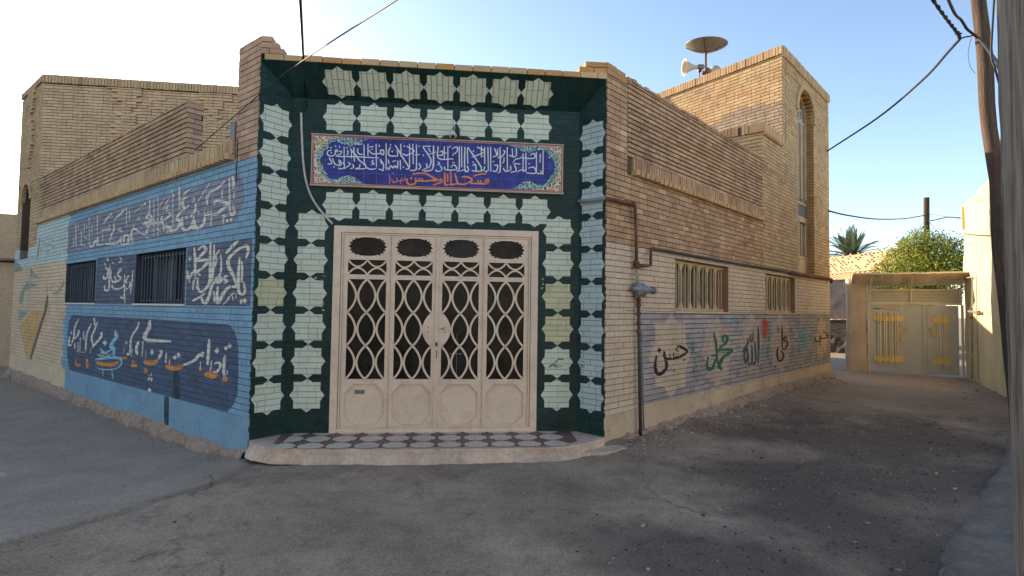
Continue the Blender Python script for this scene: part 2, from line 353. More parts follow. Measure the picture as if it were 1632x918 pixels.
def brick_face(mb, F, rects, holes, matfn, course=.07, blen=.205, joint=.009, jd=.006, thick=.25, layers=(), z_org=0., jit=.0015, backfn=None, headers=.18, seed=1, relief=None, vertical=False, vj=None, inset=(0, 0)):
    """real bricks, one box each, in front of a mortar backing; paint layers are cut brick by brick"""
    R = random.Random(seed)
    LB = []
    for l in layers:
        xs = [p[0] for p in l['p']]; zs = [p[1] for p in l['p']]; LB.append((min(xs), max(xs), min(zs), max(zs), l))
    for (a0, a1, z0, z1) in rects:
        k0 = int(math.floor((z0-z_org)/course+1e-6)); k1 = int(math.ceil((z1-z_org)/course-1e-6))
        for k in range(k0, k1):
            zb, zt = max(z0, z_org+k*course), min(z1, z_org+(k+1)*course)
            if zt-zb < .012: continue
            cuts = sorted(set([zb, zt]+[h[i] for h in holes for i in (2, 3) if zb+.01 < h[i] < zt-.01]))
            rowL = [b for b in LB if b[3] > zb and b[2] < zt]
            for zb2, zt2 in zip(cuts[:-1], cuts[1:]):
                zc = (zb2+zt2)/2; iv = [(a0, a1)]
                for h in holes:
                    if h[2] < zc < h[3]:
                        nv = []
                        for p, q in iv:
                            if h[1] <= p or h[0] >= q: nv.append((p, q)); continue
                            if h[0] > p: nv.append((p, h[0]))
                            if h[1] < q: nv.append((h[1], q))
                        iv = nv
                x = a0-(blen/2 if k % 2 else 0)-R.uniform(0, .02)
                while x < a1:
                    Lb = blen if R.random() > headers else blen*.5
                    p, q = x, x+Lb; x = q
                    for u, v in iv:
                        s0, s1 = max(p, u), min(q, v)
                        if s1-s0 < .03: continue
                        g = (vj if vj else joint*.7)/2
                        e0, e1 = s0+(g if s0 > u+1e-6 else 0), s1-(g if s1 < v-1e-6 else 0)
                        y0, y1 = zb2+joint*.5+R.uniform(0, .0015), zt2-joint*.5-R.uniform(0, .0015)
                        o = R.uniform(-jit, jit)+(relief((e0+e1)/2, zc) if relief else 0)
                        m = matfn((e0+e1)/2, zc)
                        tl = [R.uniform(-jit, jit)*.6 for _ in range(4)]
                        c4 = [(e0, y0), (e1, y0), (e1, y1), (e0, y1)]
                        Fp = [F.w(a, z, o+tl[i]) for i, (a, z) in enumerate(c4)]
                        Bp = [F.w(a, z, -jd-.002) for a, z in c4]
                        b = len(mb.v); mb.v += [tuple(t) for t in Fp+Bp]; mi = mb.mi(m)
                        nn = np.cross(Fp[1]-Fp[0], Fp[2]-Fp[0]); fl = nn @ F.n < 0
                        for f in ((0, 1, 2, 3), (1, 0, 4, 5), (2, 1, 5, 6), (3, 2, 6, 7), (0, 3, 7, 4)):
                            if fl: f = f[::-1]
                            mb.f.append(tuple(b+i for i in f)); mb.m.append(mi)
                        base = o+max(tl)
                        for (lx0, lx1, lz0, lz1, l) in rowL:
                            if lx1 < e0 or lx0 > e1 or lz1 < y0 or lz0 > y1: continue
                            c = cliprect(l['p'], e0, e1, y0, y1)
                            if len(c) < 3 or abs(area(c)) < 2e-6: continue
                            l['t'].poly([F.w(a, z, base+EPS*l['r']) for a, z in c], l['m'], F.n)
    # backing
    bf = backfn or (lambda a, z: 'mortar')
    for (a0, a1, z0, z1) in rects:
        a0 = a0+inset[0]; a1 = a1-inset[1]
        A = sorted(set([a0, a1]+[h[i] for h in holes for i in (0, 1) if a0 < h[i] < a1]+[x for x in getattr(bf, 'sx', []) if a0 < x < a1]))
        Z = sorted(set([z0, z1]+[h[i] for h in holes for i in (2, 3) if z0 < h[i] < z1]+[x for x in getattr(bf, 'sz', []) if z0 < x < z1]))
        for u, v in zip(A[:-1], A[1:]):
            for y, t in zip(Z[:-1], Z[1:]):
                ac, zc = (u+v)/2, (y+t)/2
                if any(h[0] < ac < h[1] and h[2] < zc < h[3] for h in holes): continue
                mb.box(F, u, v, y, t, -thick, -jd, bf(ac, zc))
    for l in layers:
        if l['j']:
            tri = tessellate_polygon([[Vector((a, z, 0)) for a, z in l['p']]])
            for t in tri: l['t'].poly([F.w(*l['p'][i], -jd+EPS*l['r']*.8) for i in t], l['j'], F.n)
def rowlock(mb, F, a0, a1, z0, z1, o0, o1, m, bw=.068, gap=.013, seed=3, jit=.004, skip=0.):
    R = random.Random(seed); a = a0
    while a+bw*.6 < a1:
        e = min(a+bw-gap, a1); 
        if R.random() >= skip: mb.box(F, a, e, z0+R.uniform(-jit, jit), z1+R.uniform(-jit, jit), o0, o1+R.uniform(-jit, jit), m)
        a += bw
    mb.box(F, a0+.03, a1-.03, z0+.012, z1-.012, o0+.001, max(o0+.004, o1-.02), 'mortar')

# ================================================================ the mosque
M['slate'] = mat('slate_blue_paint', (.075, .10, .155), rough=.6, island=.18, var=.1, bscale=40)
M['stain'] = mat('dark_water_stain', (.03, .055, .07), rough=.8, island=.2, var=.3)
M['plaster_sand'] = mat('sand_plaster', (.60, .46, .31), var=.08, bscale=25, bump=.2, dirt=.4, dirtcol=(.35, .25, .17), dscale=2)
M['jamb'] = mat('brown_window_jamb', (.28, .15, .08), rough=.9, var=.2)
mosque = thing('mosque', 'corner brick mosque with a green star-patterned portal and painted side walls', 'mosque', (0, 6.5, 0))

# ---- portal front wall (back of the recess)
PI_ = .3975; HB = .153
def stars(lst, target, m='star', jt='star_joint', special={}):
    L = []
    for i, (cx, cz) in enumerate(lst):
        mm = special.get(i, m)
        L.append(layer(jag(starpoly(cx, cz, HB, HB), .0022), mm, target, 1, jt))
    return L
pw = MB()
DOOR = (-1.455, 1.0, .125, 2.572)
rowA = [(-1.425+PI_*i, 3.874) for i in range(7)]; rowC = [(-1.405+.3925*i, 2.818) for i in range(7)]
colc = [(-1.717, .565+.398*i) for i in range(6)]; cold = [(1.25, .565+.402*i) for i in range(6)]
lay = stars(rowA, pw)+stars(rowC, pw)+stars(colc, pw)+stars(cold, pw, special={3: 'star_yellow', 2: 'star_yellow'})
def blots(F, pts, m, t, rank=2, sz=.012, n=7):
    L = []
    for cx, cz, s in pts:
        p = []
        for k in range(n): a = 2*pi*k/n; r = sz*s*RNG.uniform(.6, 1.3); p.append((cx+r*cos(a)*1.2, cz+r*sin(a)))
        L.append(layer(p, m, t, rank))
    return L
lay += blots(FF, [(-1.86+RNG.random()*.3, 1.6+RNG.random()*.35, RNG.uniform(.3, 1.1)) for _ in range(26)], 'chip', pw)
lay += blots(FF, [(-1.56+RNG.uniform(-.02, .02), 1.5+RNG.random()*.7, RNG.uniform(.3, 1)) for _ in range(12)], 'chip', pw)
lay += blots(FF, [(1.07+RNG.uniform(-.02, .02), 1.75+RNG.random()*.5, RNG.uniform(.3, 1)) for _ in range(10)], 'chip', pw)
lay += write(FF, (850, 520, 4.59), [([(110, 300), (150, 280), (170, 300)], 9), ([(120, 292), (190, 300)], 5), ([(160, 262), (190, 240), (222, 245)], 9), ([(170, 285), (215, 292)], 8), ([(150, 265), (170, 262)], 6)], 'inkgreen', pw, 2.5)
brick_face(pw, FF, [(-2.12, 1.66, .08, 4.1)], [DOOR], lambda a, z: 'green', course=.0675, joint=.0075, vj=.004, jd=.005, layers=lay, backfn=lambda a, z: 'green_joint', seed=5, jit=.001, thick=.2)
pw.box(FF, DOOR[0]-.3, DOOR[1]+.3, -.05, DOOR[2]+.01, -.2, -.012, 'green_joint')
portal = pw.build('portal_wall', mosque)
# ---- splayed jambs
for F, Lw, base, smat, sj, flip in ((SPL, .432, None, 'star', 'star_joint', 0), (SPR, .416, None, 'starblue', 'starblue_joint', 1)):
    sp = MB(); cs = [(Lw/2, .565+PI_*i) for i in range(9)]
    L = stars(cs, sp, smat, sj, {3: 'star_yellow'} if not flip else {})
    if flip:
        for i in range(14): L += [layer([(.05+RNG.random()*.1, 0)]*3, 'chip', sp)] if 0 else []
        L += write(SPR, (850, 520, 4.59), [([(350, 190), (355, 200)], 7), ([(345, 215), (360, 222)], 5), ([(345, 250), (378, 262)], 7), ([(343, 285), (375, 290)], 10), ([(345, 300), (380, 300)], 6), ([(345, 325), (350, 345)], 6), ([(365, 330), (368, 345)], 5)], 'inkgreen', sp, 2.5)
    brick_face(sp, F, [(0, Lw, .08, 4.40)], [], lambda a, z: 'green', course=.0675, joint=.0075, vj=.004, jd=.005, layers=L, backfn=lambda a, z: 'green_joint', seed=9+flip, jit=.001, thick=.03, blen=.2, inset=(.02, 0) if not flip else (0, .02))
    sp.build('jamb_wall', mosque)
# ---- soffit
tv = np.array([0, .32, -.305]); SL = np.linalg.norm(tv); tv /= SL; nv = np.array([0, tv[2], -tv[1]])
FS = Frame((0, 6.40, 4.39), tv, nv, (1, 0, 0))
sf = MB(); L = [layer(jag([(z, x) for x, z in starpoly(-1.405+.3905*i, .225, HB, HB*.98)], .002), 'star', sf, 1, 'star_joint') for i in range(7)]
brick_face(sf, FS, [(0, SL, -2.25, 1.765)], [], lambda a, z: 'green', course=.0675, joint=.0075, vj=.004, jd=.005, layers=L, backfn=lambda a, z: 'green_joint', seed=31, jit=.001, thick=.12, blen=.2)
sf.build('soffit', mosque)
# ---- coping over the portal
FO = Frame((0, 6.40, 0), (1, 0, 0), (0, -1, 0))
cp = MB()
R = random.Random(4); x = -2.2
while x < 1.74:
    cp.box(FO, x, min(x+.205, 1.76), 4.392, 4.458+R.uniform(-.004, .004), -.25, .012+R.uniform(-.004, .006), 'brick_orange' if R.random() < .3 else 'brick_yellow'); x += .214
for z0, xs in ((4.462, (-2.25, -2.15, -1.99)), (4.53, (-2.25, -2.06)), (4.60, (-2.25, -2.12))):
    for a, b in zip(xs[:-1], xs[1:]): cp.box(FO, a+.004, b-.004, z0, z0+.06, -.12, .006+R.uniform(-.01, .01), 'brick_pink')
for z0, a, b in ((4.462, 1.42, 1.60), (4.462, 1.606, 1.76), (4.53, 1.50, 1.76)):
    cp.box(FO, a, b-.003, z0, z0+.06, -.14, .006+R.uniform(-.01, .01), 'brick_orange')
cp.box(FO, -2.2, 1.7, 4.395, 4.455, -.5, -.02, 'mortar')
cp.build('coping', mosque)

# ---- left wall
W1 = (1.80, 3.62, 1.612, 2.365); W2 = (5.484, 7.30, 1.612, 2.365)
def arch_holes(a0, a1, z0, zs, course, z_org=0.):
    c, r = (a0+a1)/2, (a1-a0)/2; H_ = [(a0, a1, z0, zs)]; z = zs
    while z < zs+r-1e-3:
        zt = min(z+course, zs+r); h = math.sqrt(max(0, r*r-((z+zt)/2-zs)**2))
        if h > .03: H_.append((c-h, c+h, z, zt))
        z = zt
    return H_
def arch_ring(mb, F, a0, a1, zs, wd, o0, o1, m, n=26):
    c, r = (a0+a1)/2, (a1-a0)/2
    for k in range(n):
        t0, t1 = pi*k/n+.006, pi*(k+1)/n-.006
        mb.prism(F, [(c+cos(t0)*(r-.01), zs+sin(t0)*(r-.01)), (c+cos(t0)*(r+wd), zs+sin(t0)*(r+wd)), (c+cos(t1)*(r+wd), zs+sin(t1)*(r+wd)), (c+cos(t1)*(r-.01), zs+sin(t1)*(r-.01))], o0, o1+RNG.uniform(-.003, .003), m)
NL = (10.42, 11.22, 2.62, 3.98)
lw = MB(); lt = MB()     # wall and its murals
LL = []
P = lambda pts, c=(0, 0, 1): [FL.px(c[0]+x/c[2], c[1]+y/c[2]) for x, y in pts]
cA = (230, 270, 7.647); cB = (110, 290, 8.343); cC = (230, 370, 6.556); cD = (90, 370, 6.556); cE = (90, 490, 6.119); cF = (230, 490, 4.372); cG = (0, 300, 2.869)
top = P([(1110, 68), (1150, 85), (1195, 140), (1218, 210), (1222, 300), (1200, 410), (1150, 540), (1095, 640), (1060, 655), (740, 738), (400, 800), (0, 862)], cA)
zt_ = FL.px(300, 297)[1]; zb_ = FL.px(300, 370)[1]
top += [(7.27, top[-1][1]), (7.27, P([(90, 545)], cB)[0][1])]+P([(270, 455), (430, 420), (700, 350)], cB)+P([(380, 285), (580, 225), (930, 112)], cA)
LL.append(layer(top, 'greyblue', lt, 1, 'greyblue_joint'))
LL.append(layer(P([(299, 393.5), (402.3, 379), (398.8, 488), (296, 486.6)]), 'slate', lt, 1, 'greyblue_joint'))
LL.append(layer(P([(430, 268), (838, 232), (812, 748), (402, 742)], cD), 'slate', lt, 1, 'greyblue_joint'))
bot = P([(590, 118), (625, 160), (645, 215), (655, 290), (656, 450), (650, 600), (620, 680), (577, 728)], cF)
bl = P([(115, 540), (105, 480), (106, 300), (120, 130), (150, 72)], cE)
bot = bot+[(bl[0][0]-.05, .365)]+bl+P([(979, 115)], cE)
LL.append(layer(bot, 'navy', lt, 1, 'navy_joint'))
sA = [([(1072, 80), (1088, 140), (1090, 200), (1078, 235)], 24), ([(1095, 270), (1095, 360)], 24), ([(1040, 105), (1042, 300), (1045, 530)], 17), ([(1045, 520), (1068, 555), (1098, 530), (1088, 420)], 26),
      ([(1018, 625)], 32), ([(1064, 612)], 34), ([(940, 570), (970, 560), (992, 575), (965, 585), (963, 670)], 14), ([(988, 140), (900, 225), (805, 285), (768, 340), (768, 440)], 26), ([(955, 245), (950, 350)], 24),
      ([(855, 435), (865, 392), (935, 388), (1010, 408), (1020, 435), (960, 480), (900, 535), (840, 555), (740, 560)], 32), ([(820, 480), (820, 555)], 14), ([(780, 488), (780, 558)], 14), ([(735, 490), (738, 575)], 14),
      ([(738, 565), (735, 640), (690, 700), (640, 722), (618, 680), (615, 615)], 30), ([(830, 590), (812, 640), (818, 695)], 15), ([(802, 162), (650, 405)], 17), ([(625, 400), (622, 510), (570, 560), (585, 575)], 24), ([(663, 525)], 36),
      ([(605, 565), (592, 660), (560, 718), (505, 745), (468, 710), (462, 640), (470, 570)], 27), ([(515, 582)], 38), ([(598, 718)], 34), ([(575, 350), (600, 340), (612, 370), (580, 412)], 13), ([(430, 210), (430, 350), (436, 500)], 19),
      ([(562, 245), (515, 275), (468, 325)], 19), ([(532, 340), (480, 365), (468, 425), (500, 472), (545, 430)], 24), ([(520, 470), (440, 525), (398, 600), (432, 640)], 24), ([(432, 600), (432, 680), (375, 740), (320, 750), (290, 690)], 26),
      ([(350, 250), (350, 700)], 15), ([(350, 290), (370, 330)], 12), ([(170, 330), (168, 820)], 13), ([(120, 380), (118, 820)], 13), ([(65, 370), (65, 560)], 15), ([(302, 350), (228, 500)], 15), ([(252, 340), (180, 462)], 14),
      ([(0, 640), (100, 650), (200, 640), (280, 590), (325, 545), (290, 530)], 24), ([(20, 610), (55, 540), (95, 600), (60, 640)], 20), ([(230, 560), (210, 600), (240, 700), (235, 760)], 16), ([(270, 660), (285, 780)], 16), ([(250, 690), (320, 700), (350, 760)], 18),
      ([(300, 420), (270, 500), (320, 480)], 18), ([(150, 720), (200, 760)], 18), ([(20, 760), (60, 700), (20, 690)], 16), ([(70, 840), (20, 830)], 22), ([(15, 440), (15, 400)], 20)]
sB = [([(1075, 240), (1075, 380)], 20), ([(1025, 280), (860, 412)], 18), ([(930, 455), (925, 500)], 26), ([(742, 365), (690, 420), (600, 512)], 22), ([(578, 415), (520, 470), (460, 552)], 22), ([(768, 340), (765, 600)], 16), ([(808, 380), (808, 510)], 17),
      ([(380, 440), (378, 700)], 15), ([(270, 470), (272, 860)], 15), ([(210, 540), (207, 665)], 14), ([(92, 560), (95, 860)], 16), ([(165, 640), (168, 825)], 14), ([(980, 560), (1070, 552), (1165, 545)], 30), ([(1070, 420), (1030, 480), (1090, 500)], 22),
      ([(430, 650), (500, 630), (560, 632)], 24), ([(600, 550), (600, 640), (570, 690), (540, 800)], 18), ([(280, 835), (310, 860), (345, 800), (390, 740), (380, 835), (470, 822)], 22), ([(480, 820), (560, 828), (640, 815), (700, 740), (690, 820)], 22),
      ([(690, 830), (780, 820), (795, 720), (740, 715), (735, 800)], 24), ([(850, 810), (830, 690), (870, 620), (950, 680)], 20), ([(960, 690), (1030, 690), (1040, 640)], 22), ([(540, 560), (545, 620)], 18), ([(700, 620), (660, 640), (720, 660)], 18),
      ([(130, 560), (125, 640)], 12), ([(240, 570), (235, 620)], 20), ([(150, 830), (220, 850)], 20), ([(60, 740), (60, 860)], 14), ([(310, 560), (305, 700)], 12), ([(200, 720), (240, 760)], 18), ([(860, 560), (850, 640)], 14), ([(900, 500), (960, 520)], 14), ([(455, 700), (450, 780)], 16)]
sC = [([(985, 88), (915, 155), (852, 228)], 30), ([(1062, 275), (1088, 200), (1075, 145), (1020, 160), (960, 200), (890, 270), (878, 340), (915, 420), (950, 500), (962, 570)], 28), ([(962, 575), (900, 572), (840, 620), (800, 700), (775, 738), (762, 680), (770, 568)], 28),
      ([(998, 262), (988, 400), (985, 570), (1000, 640), (1040, 648), (1052, 600), (1038, 515)], 24), ([(1020, 305), (1024, 420), (1018, 525)], 18), ([(1014, 726)], 40), ([(1051, 718)], 42), ([(880, 460), (848, 462), (842, 495), (872, 512), (832, 538)], 22),
      ([(798, 220), (806, 330), (800, 420), (780, 470)], 16), ([(780, 460), (805, 495), (780, 525), (755, 490), (780, 470)], 34), ([(780, 505), (725, 535), (700, 590), (682, 660), (645, 742), (612, 722), (600, 678)], 26),
      ([(695, 108), (690, 300), (690, 490), (660, 570), (600, 622), (562, 585), (560, 475)], 25), ([(735, 125), (725, 330), (712, 520)], 18), ([(792, 182), (752, 240), (758, 290), (738, 372)], 16), ([(525, 158), (532, 300), (535, 462)], 20),
      ([(562, 190), (615, 145), (645, 180), (600, 240), (548, 298), (660, 292), (640, 345), (560, 410), (500, 432), (462, 495), (455, 405)], 26), ([(515, 395), (590, 452)], 24), ([(515, 492), (542, 478), (518, 512), (510, 612)], 15),
      ([(640, 638), (560, 690), (498, 722)], 22), ([(945, 635), (900, 662), (872, 712), (818, 758)], 15), ([(915, 640), (932, 712)], 13), ([(960, 640), (962, 692)], 13), ([(730, 618), (735, 735)], 22), ([(470, 250), (478, 295), (496, 255)], 9), ([(470, 490), (478, 530)], 12)]
sD = [([(530, 268), (540, 300)], 22), ([(560, 348), (556, 460), (552, 570), (535, 612), (508, 600), (505, 555)], 15), ([(512, 365), (542, 400), (530, 470), (502, 492), (490, 450)], 16), ([(575, 388), (570, 470), (592, 535)], 10), ([(610, 455), (622, 520), (588, 512)], 14),
      ([(640, 400), (682, 385), (640, 442), (674, 480), (640, 512), (605, 532)], 17), ([(718, 515), (700, 570), (640, 592), (592, 582), (584, 548)], 16), ([(715, 440), (712, 600), (717, 745)], 10), ([(735, 480), (762, 452), (730, 502), (740, 540)], 14),
      ([(802, 400), (790, 520), (775, 645)], 10), ([(765, 515), (772, 560), (735, 595)], 14), ([(715, 645), (690, 692), (668, 668)], 13), ([(580, 325), (600, 318)], 20), ([(650, 318), (690, 300)], 20), ([(665, 260), (680, 290)], 16), ([(725, 560), (730, 610)], 12), ([(515, 350), (505, 320)], 14)]
sF = [([(563, 332), (555, 420), (558, 485)], 15), ([(580, 438), (578, 470)], 8), ([(570, 285)], 24), ([(595, 268)], 28), ([(507, 300)], 30), ([(470, 368), (462, 440)], 11), ([(488, 392), (515, 382), (532, 402), (510, 445), (480, 450)], 15), ([(455, 220), (448, 310), (442, 402)], 16),
      ([(395, 378), (388, 432)], 10), ([(408, 318), (385, 330), (350, 368), (300, 392), (272, 400)], 18), ([(412, 310), (400, 345)], 26), ([(215, 348)], 26), ([(240, 332)], 28), ([(152, 315), (152, 385)], 14), ([(178, 360), (176, 395)], 9), ([(125, 298), (115, 330), (98, 362)], 15),
      ([(105, 300), (125, 305)], 14), ([(55, 308)], 24), ([(12, 298), (12, 352)], 8), ([(40, 88), (36, 140), (10, 190), (12, 222), (60, 232), (188, 236)], 20), ([(38, 578)], 26)]
sFo = [([(548, 492), (562, 500), (580, 490)], 34), ([(422, 478), (445, 462), (480, 478), (516, 462)], 34), ([(392, 432)], 26), ([(150, 402), (200, 424), (272, 412)], 30), ([(5, 375), (50, 388), (98, 374)], 28), ([(12, 440)], 30)]
sE = [([(807, 138), (790, 200), (742, 270), (725, 330), (720, 430), (700, 462), (688, 440)], 15), ([(681, 345)], 24), ([(662, 390), (655, 450)], 8), ([(805, 328), (780, 400), (792, 465)], 20), ([(742, 405), (732, 480)], 8), ([(845, 328), (836, 482)], 13), ([(875, 420), (870, 490)], 10), ([(935, 440)], 34),
      ([(910, 125), (900, 200), (862, 262), (870, 310), (979, 320)], 22), ([(442, 238), (435, 290), (382, 352), (345, 392)], 20), ([(402, 138), (372, 220), (345, 290), (358, 372)], 15), ([(368, 98), (375, 175)], 22), ([(342, 160), (302, 250), (290, 330), (285, 425)], 13),
      ([(265, 238), (268, 312)], 17), ([(335, 400), (332, 450)], 8), ([(218, 110), (182, 190), (170, 290), (150, 350)], 13), ([(222, 218), (210, 268), (168, 312)], 15), ([(145, 228), (145, 262)], 12), ([(130, 280), (122, 368), (152, 362)], 14), ([(180, 348), (180, 402)], 18), ([(210, 338), (215, 422)], 12), ([(235, 290), (230, 422)], 10)]
sEo = [([(632, 492), (690, 488)], 34), ([(728, 568), (792, 566)], 44), ([(745, 520), (760, 560)], 30), ([(850, 520), (910, 545), (979, 530)], 34), ([(870, 615)], 44), ([(300, 500), (302, 592)], 32), ([(192, 430), (282, 440)], 18), ([(188, 555), (236, 566)], 34), ([(190, 500), (188, 560)], 16)]
sEb = [([(385, 500), (395, 560), (430, 595), (500, 600), (580, 590), (625, 555), (622, 500), (560, 490), (420, 500), (385, 510)], 22), ([(575, 228), (592, 285), (555, 330), (530, 380), (560, 400), (560, 490)], 26), ([(425, 395), (470, 442), (530, 412), (548, 378)], 18), ([(400, 462), (480, 482), (545, 452)], 14), ([(475, 345)], 48), ([(450, 600), (455, 668)], 14), ([(545, 620), (555, 695)], 14)]
sEk = [([(385, 522), (420, 560), (500, 572), (580, 562), (622, 520)], 48)]
LL += write(FL, cA, sA, 'letter', lt)+write(FL, cB, sB, 'letter', lt, 3.4)+write(FL, cC, sC, 'letter', lt)+write(FL, cD, sD, 'letter', lt)+write(FL, cE, sE, 'letter', lt)+write(FL, cF, sF, 'letter', lt)
LL += write(FL, cE, sEb, 'lightblue', lt, 3)+write(FL, cE, sEk, 'navy', lt, 4)+write(FL, cE, [([(395, 528), (430, 550), (500, 556), (575, 550), (612, 525)], 34)], 'orange', lt, 5)
LL += write(FL, cE, [([(575, 240), (578, 300)], 16), ([(430, 440), (500, 455)], 18), ([(475, 345)], 26)], 'letter', lt, 5)+write(FL, cE, sEo, 'orange', lt, 3.3)+write(FL, cF, sFo, 'orange', lt, 3.3)+write(FL, cE, [([(455, 470)], 26), ([(545, 640)], 20)], 'orange', lt, 5)
LL += blots(FL, [(x, z, RNG.uniform(.5, 1.6)) for x, z in P([(40+RNG.gauss(0, 10), 500+RNG.gauss(0, 25)) for _ in range(16)], cF)], 'letter', lt, 4, .016)
LL += write(FL, cF, [([(222, 430), (226, 560), (225, 640)], 34)], 'stain', lt, 2)
# far sand coloured part
LL.append(layer(P([(90, 632), (152, 560), (205, 560), (180, 660), (125, 790)], cG), 'ochre', lt, 1))
LL += write(FL, cG, [([(218, 490), (208, 560), (182, 640), (126, 828)], 9)], 'brown_line', lt, 3)+write(FL, cG, [([(292, 422), (285, 445), (264, 474), (240, 480)], 7), ([(240, 435), (232, 470)], 5), ([(200, 405)], 7), ([(218, 440), (216, 475)], 4), ([(182, 225), (176, 290), (168, 328)], 5)], 'pale_leaf', lt, 3)
for tri_ in ([(66, 322), (110, 375), (66, 385)], [(138, 362), (180, 412), (136, 408)], [(122, 425), (172, 442), (108, 472)], [(88, 560), (135, 562), (88, 608)]): LL.append(layer(P(tri_, cG), 'pale_leaf', lt, 2))
LL += write(FL, cG, [([(115, 445), (100, 490), (95, 530)], 12), ([(92, 545), (90, 605)], 9)], 'pale_leaf', lt, 2.5)
LL += write(FL, cG, [([(190+RNG.random()*110, 225+RNG.random()*75)], RNG.uniform(4, 7)) for _ in range(16)]+[([(195, 262), (225, 258), (250, 268)], 4), ([(205, 290), (240, 282)], 4), ([(255, 240), (290, 230)], 4), ([(190, 270), (188, 300)], 4)], 'pale_leaf', lt, 2.5)
def lfn(a, z):
    if a < .51 and z > 3.30: return 'brick_pink'
    if a < 7.27: return 'blue'
    if a > 9.66 and z > 2.84: return 'brick_yellow'
    return 'palemint' if z > 2.42 else 'sand'
def lbk(a, z):
    return {'brick_pink': 'mortar', 'blue': 'blue_joint', 'brick_yellow': 'mortar', 'palemint': 'palemint_joint', 'sand': 'sand_joint'}[lfn(a, z)]
lbk_ = lambda a, z: lbk(a, z)
class BF:
    def __init__(s, f, sx, sz): s.f = f; s.sx = sx; s.sz = sz
    def __call__(s, a, z): return s.f(a, z)
def zig(c, amp=.22, per=1.05, z0=6.5, d=.05):
    def f(a, z):
        t = ((z0-z)/per) % 1; w_ = .10+amp*abs(2*t-1)
        return d if abs(a-c) < w_ else 0.
    return f
zz = zig(10.62, .22)
brick_face(lw, FL, [(0, .51, .36, 4.66)], [], lfn, layers=[l for l in LL if min(p[0] for p in l['p']) < .52], backfn=BF(lbk, [], [3.30]), seed=21, course=.0715, joint=.0085, jd=.007, inset=(.03, 0))
brick_face(lw, FL, [(.51, 9.70, .36, 3.33)], [W1, W2], lfn, layers=[dict(l, j=None) if min(p[0] for p in l['p']) < .52 else l for l in LL], backfn=BF(lbk, [7.27], [2.42, 3.30]), seed=20, course=.0715, joint=.0085, jd=.007)
brick_face(lw, FL, [(9.70, 11.72, .36, 6.55)], arch_holes(*NL, .0715), lfn, layers=[l for l in LL if max(p[0] for p in l['p']) > 9.6], backfn=BF(lbk, [], [2.42, 2.84]), seed=22, course=.0715, joint=.0085, jd=.007, relief=lambda a, z: zz(a, z) if z > 4.7 else 0.)
leftwall = lw.build('side_wall', mosque, label='side wall painted sky blue with white and orange calligraphy')
lt.build('painted_mural', leftwall)
# plaster skirting, stain and footing
pl = MB()
pl.box(FL, .0, 7.05, -.06, .362, -.012, .004, 'blue_plaster'); pl.box(FL, 7.05, 11.72, -.06, .362, -.012, .004, 'plaster_sand')
pl.box(FL, .03, 11.72, -.4, .36, -.3, -.02, 'footing')
for q in stroke_quads([FL.px(280+x, y) for x, y in ()] or [(2.25, .36), (2.24, .2), (2.22, -.05)], .16, .9, False): pl.poly([FL.w(a, z, .0055) for a, z in q], 'stain', FL.n)
pl.build('plaster_skirting', mosque)
def rough_band(mb, F, pts_top, z_low, out, m, step=.05, seed=1, zfun=None):
    """crumbling footing: uneven top line, bulging face"""
    R = random.Random(seed); a0, a1 = pts_top[0][0], pts_top[-1][0]; n = int((a1-a0)/step); rows = 7; vs = []
    for i in range(n+1):
        a = a0+(a1-a0)*i/n; zt = np.interp(a, [p[0] for p in pts_top], [p[1] for p in pts_top])+R.uniform(-.02, .02)
        for k in range(rows):
            t = k/(rows-1); o = out*(math.sin(min(1, t*1.6)*pi/2))*(1+.45*math.sin(a*5.3+seed)+.2*math.sin(a*13+2))+R.uniform(-.012, .012)
            if k == 0: o = -.03
            vs.append(F.w(a+R.uniform(-.01, .01), zt+(z_low-zt)*t+R.uniform(-.006, .006), max(o, .006) if k else o))
    fs = [(i*rows+k, i*rows+k+1, (i+1)*rows+k+1, (i+1)*rows+k) for i in range(n) for k in range(rows-1)]
    mb.mesh(vs, fs, m)
fb = MB()
pb = [FL.px(*p) for p in ((389.7, 719), (289, 690), (149.5, 641), (98, 620), (14, 588))]
rough_band(fb, FL, [(.0, .03), (.6, .01), (1.6, -.01), (2.6, .03), (5, -.005), (7, .03), (9, .06), (11.75, .08)], -.34, .075, 'footing', seed=2)
fb.build('footing', mosque)
# dentil band + rowlock + parapet of the left wall
bd = MB()
bd.box(FL, .52, 9.7, 3.335, 3.575, -.24, -.012, 'mortar')
def dentils(mb, F, a0, a1, z0, z1, dep, m, step=.125, seed=5):
    R = random.Random(seed); a = a0
    while a+step*.8 < a1:
        mb.prism(Frame(F.w(0, R.uniform(-.003, .003)), F.d, F.t*-1, F.n), [(a, -.02), (a+step*.62, -.02), (a+step*.62, dep*.75), (a+step*.31, dep+R.uniform(-.008, .008)), (a, dep*.7)], -z0, -z1, m); a += step
rowlock(bd, FL, .55, 9.68, 3.40, 3.572, -.02, .022, 'brick_yellow', seed=8)
dentils(bd, FL, .55, 9.66, 3.325, 3.395, .095, 'brick_tooth')
bd.build('dentil_band', mosque)
pr = MB()
brick_face(pr, FL, [(1.934, 9.68, 3.58, 4.33)], [], lambda a, z: 'brick', course=.0685, z_org=3.58, joint=.017, vj=.008, jd=.02, seed=41, jit=.002, backfn=lambda a, z: 'mortar_dark', thick=.21, inset=(.02, 0))
EF = Frame(FL.w(1.93, 0, 0), -FL.n, -FL.d)
brick_face(pr, EF, [(.0, .2, 3.585, 4.34)], [], lambda a, z: 'brick_pink', course=.0685, z_org=3.58, seed=42, jit=.004, thick=.02, jd=.012, backfn=lambda a, z: 'mortar_dark')
R = random.Random(77); a = 1.94
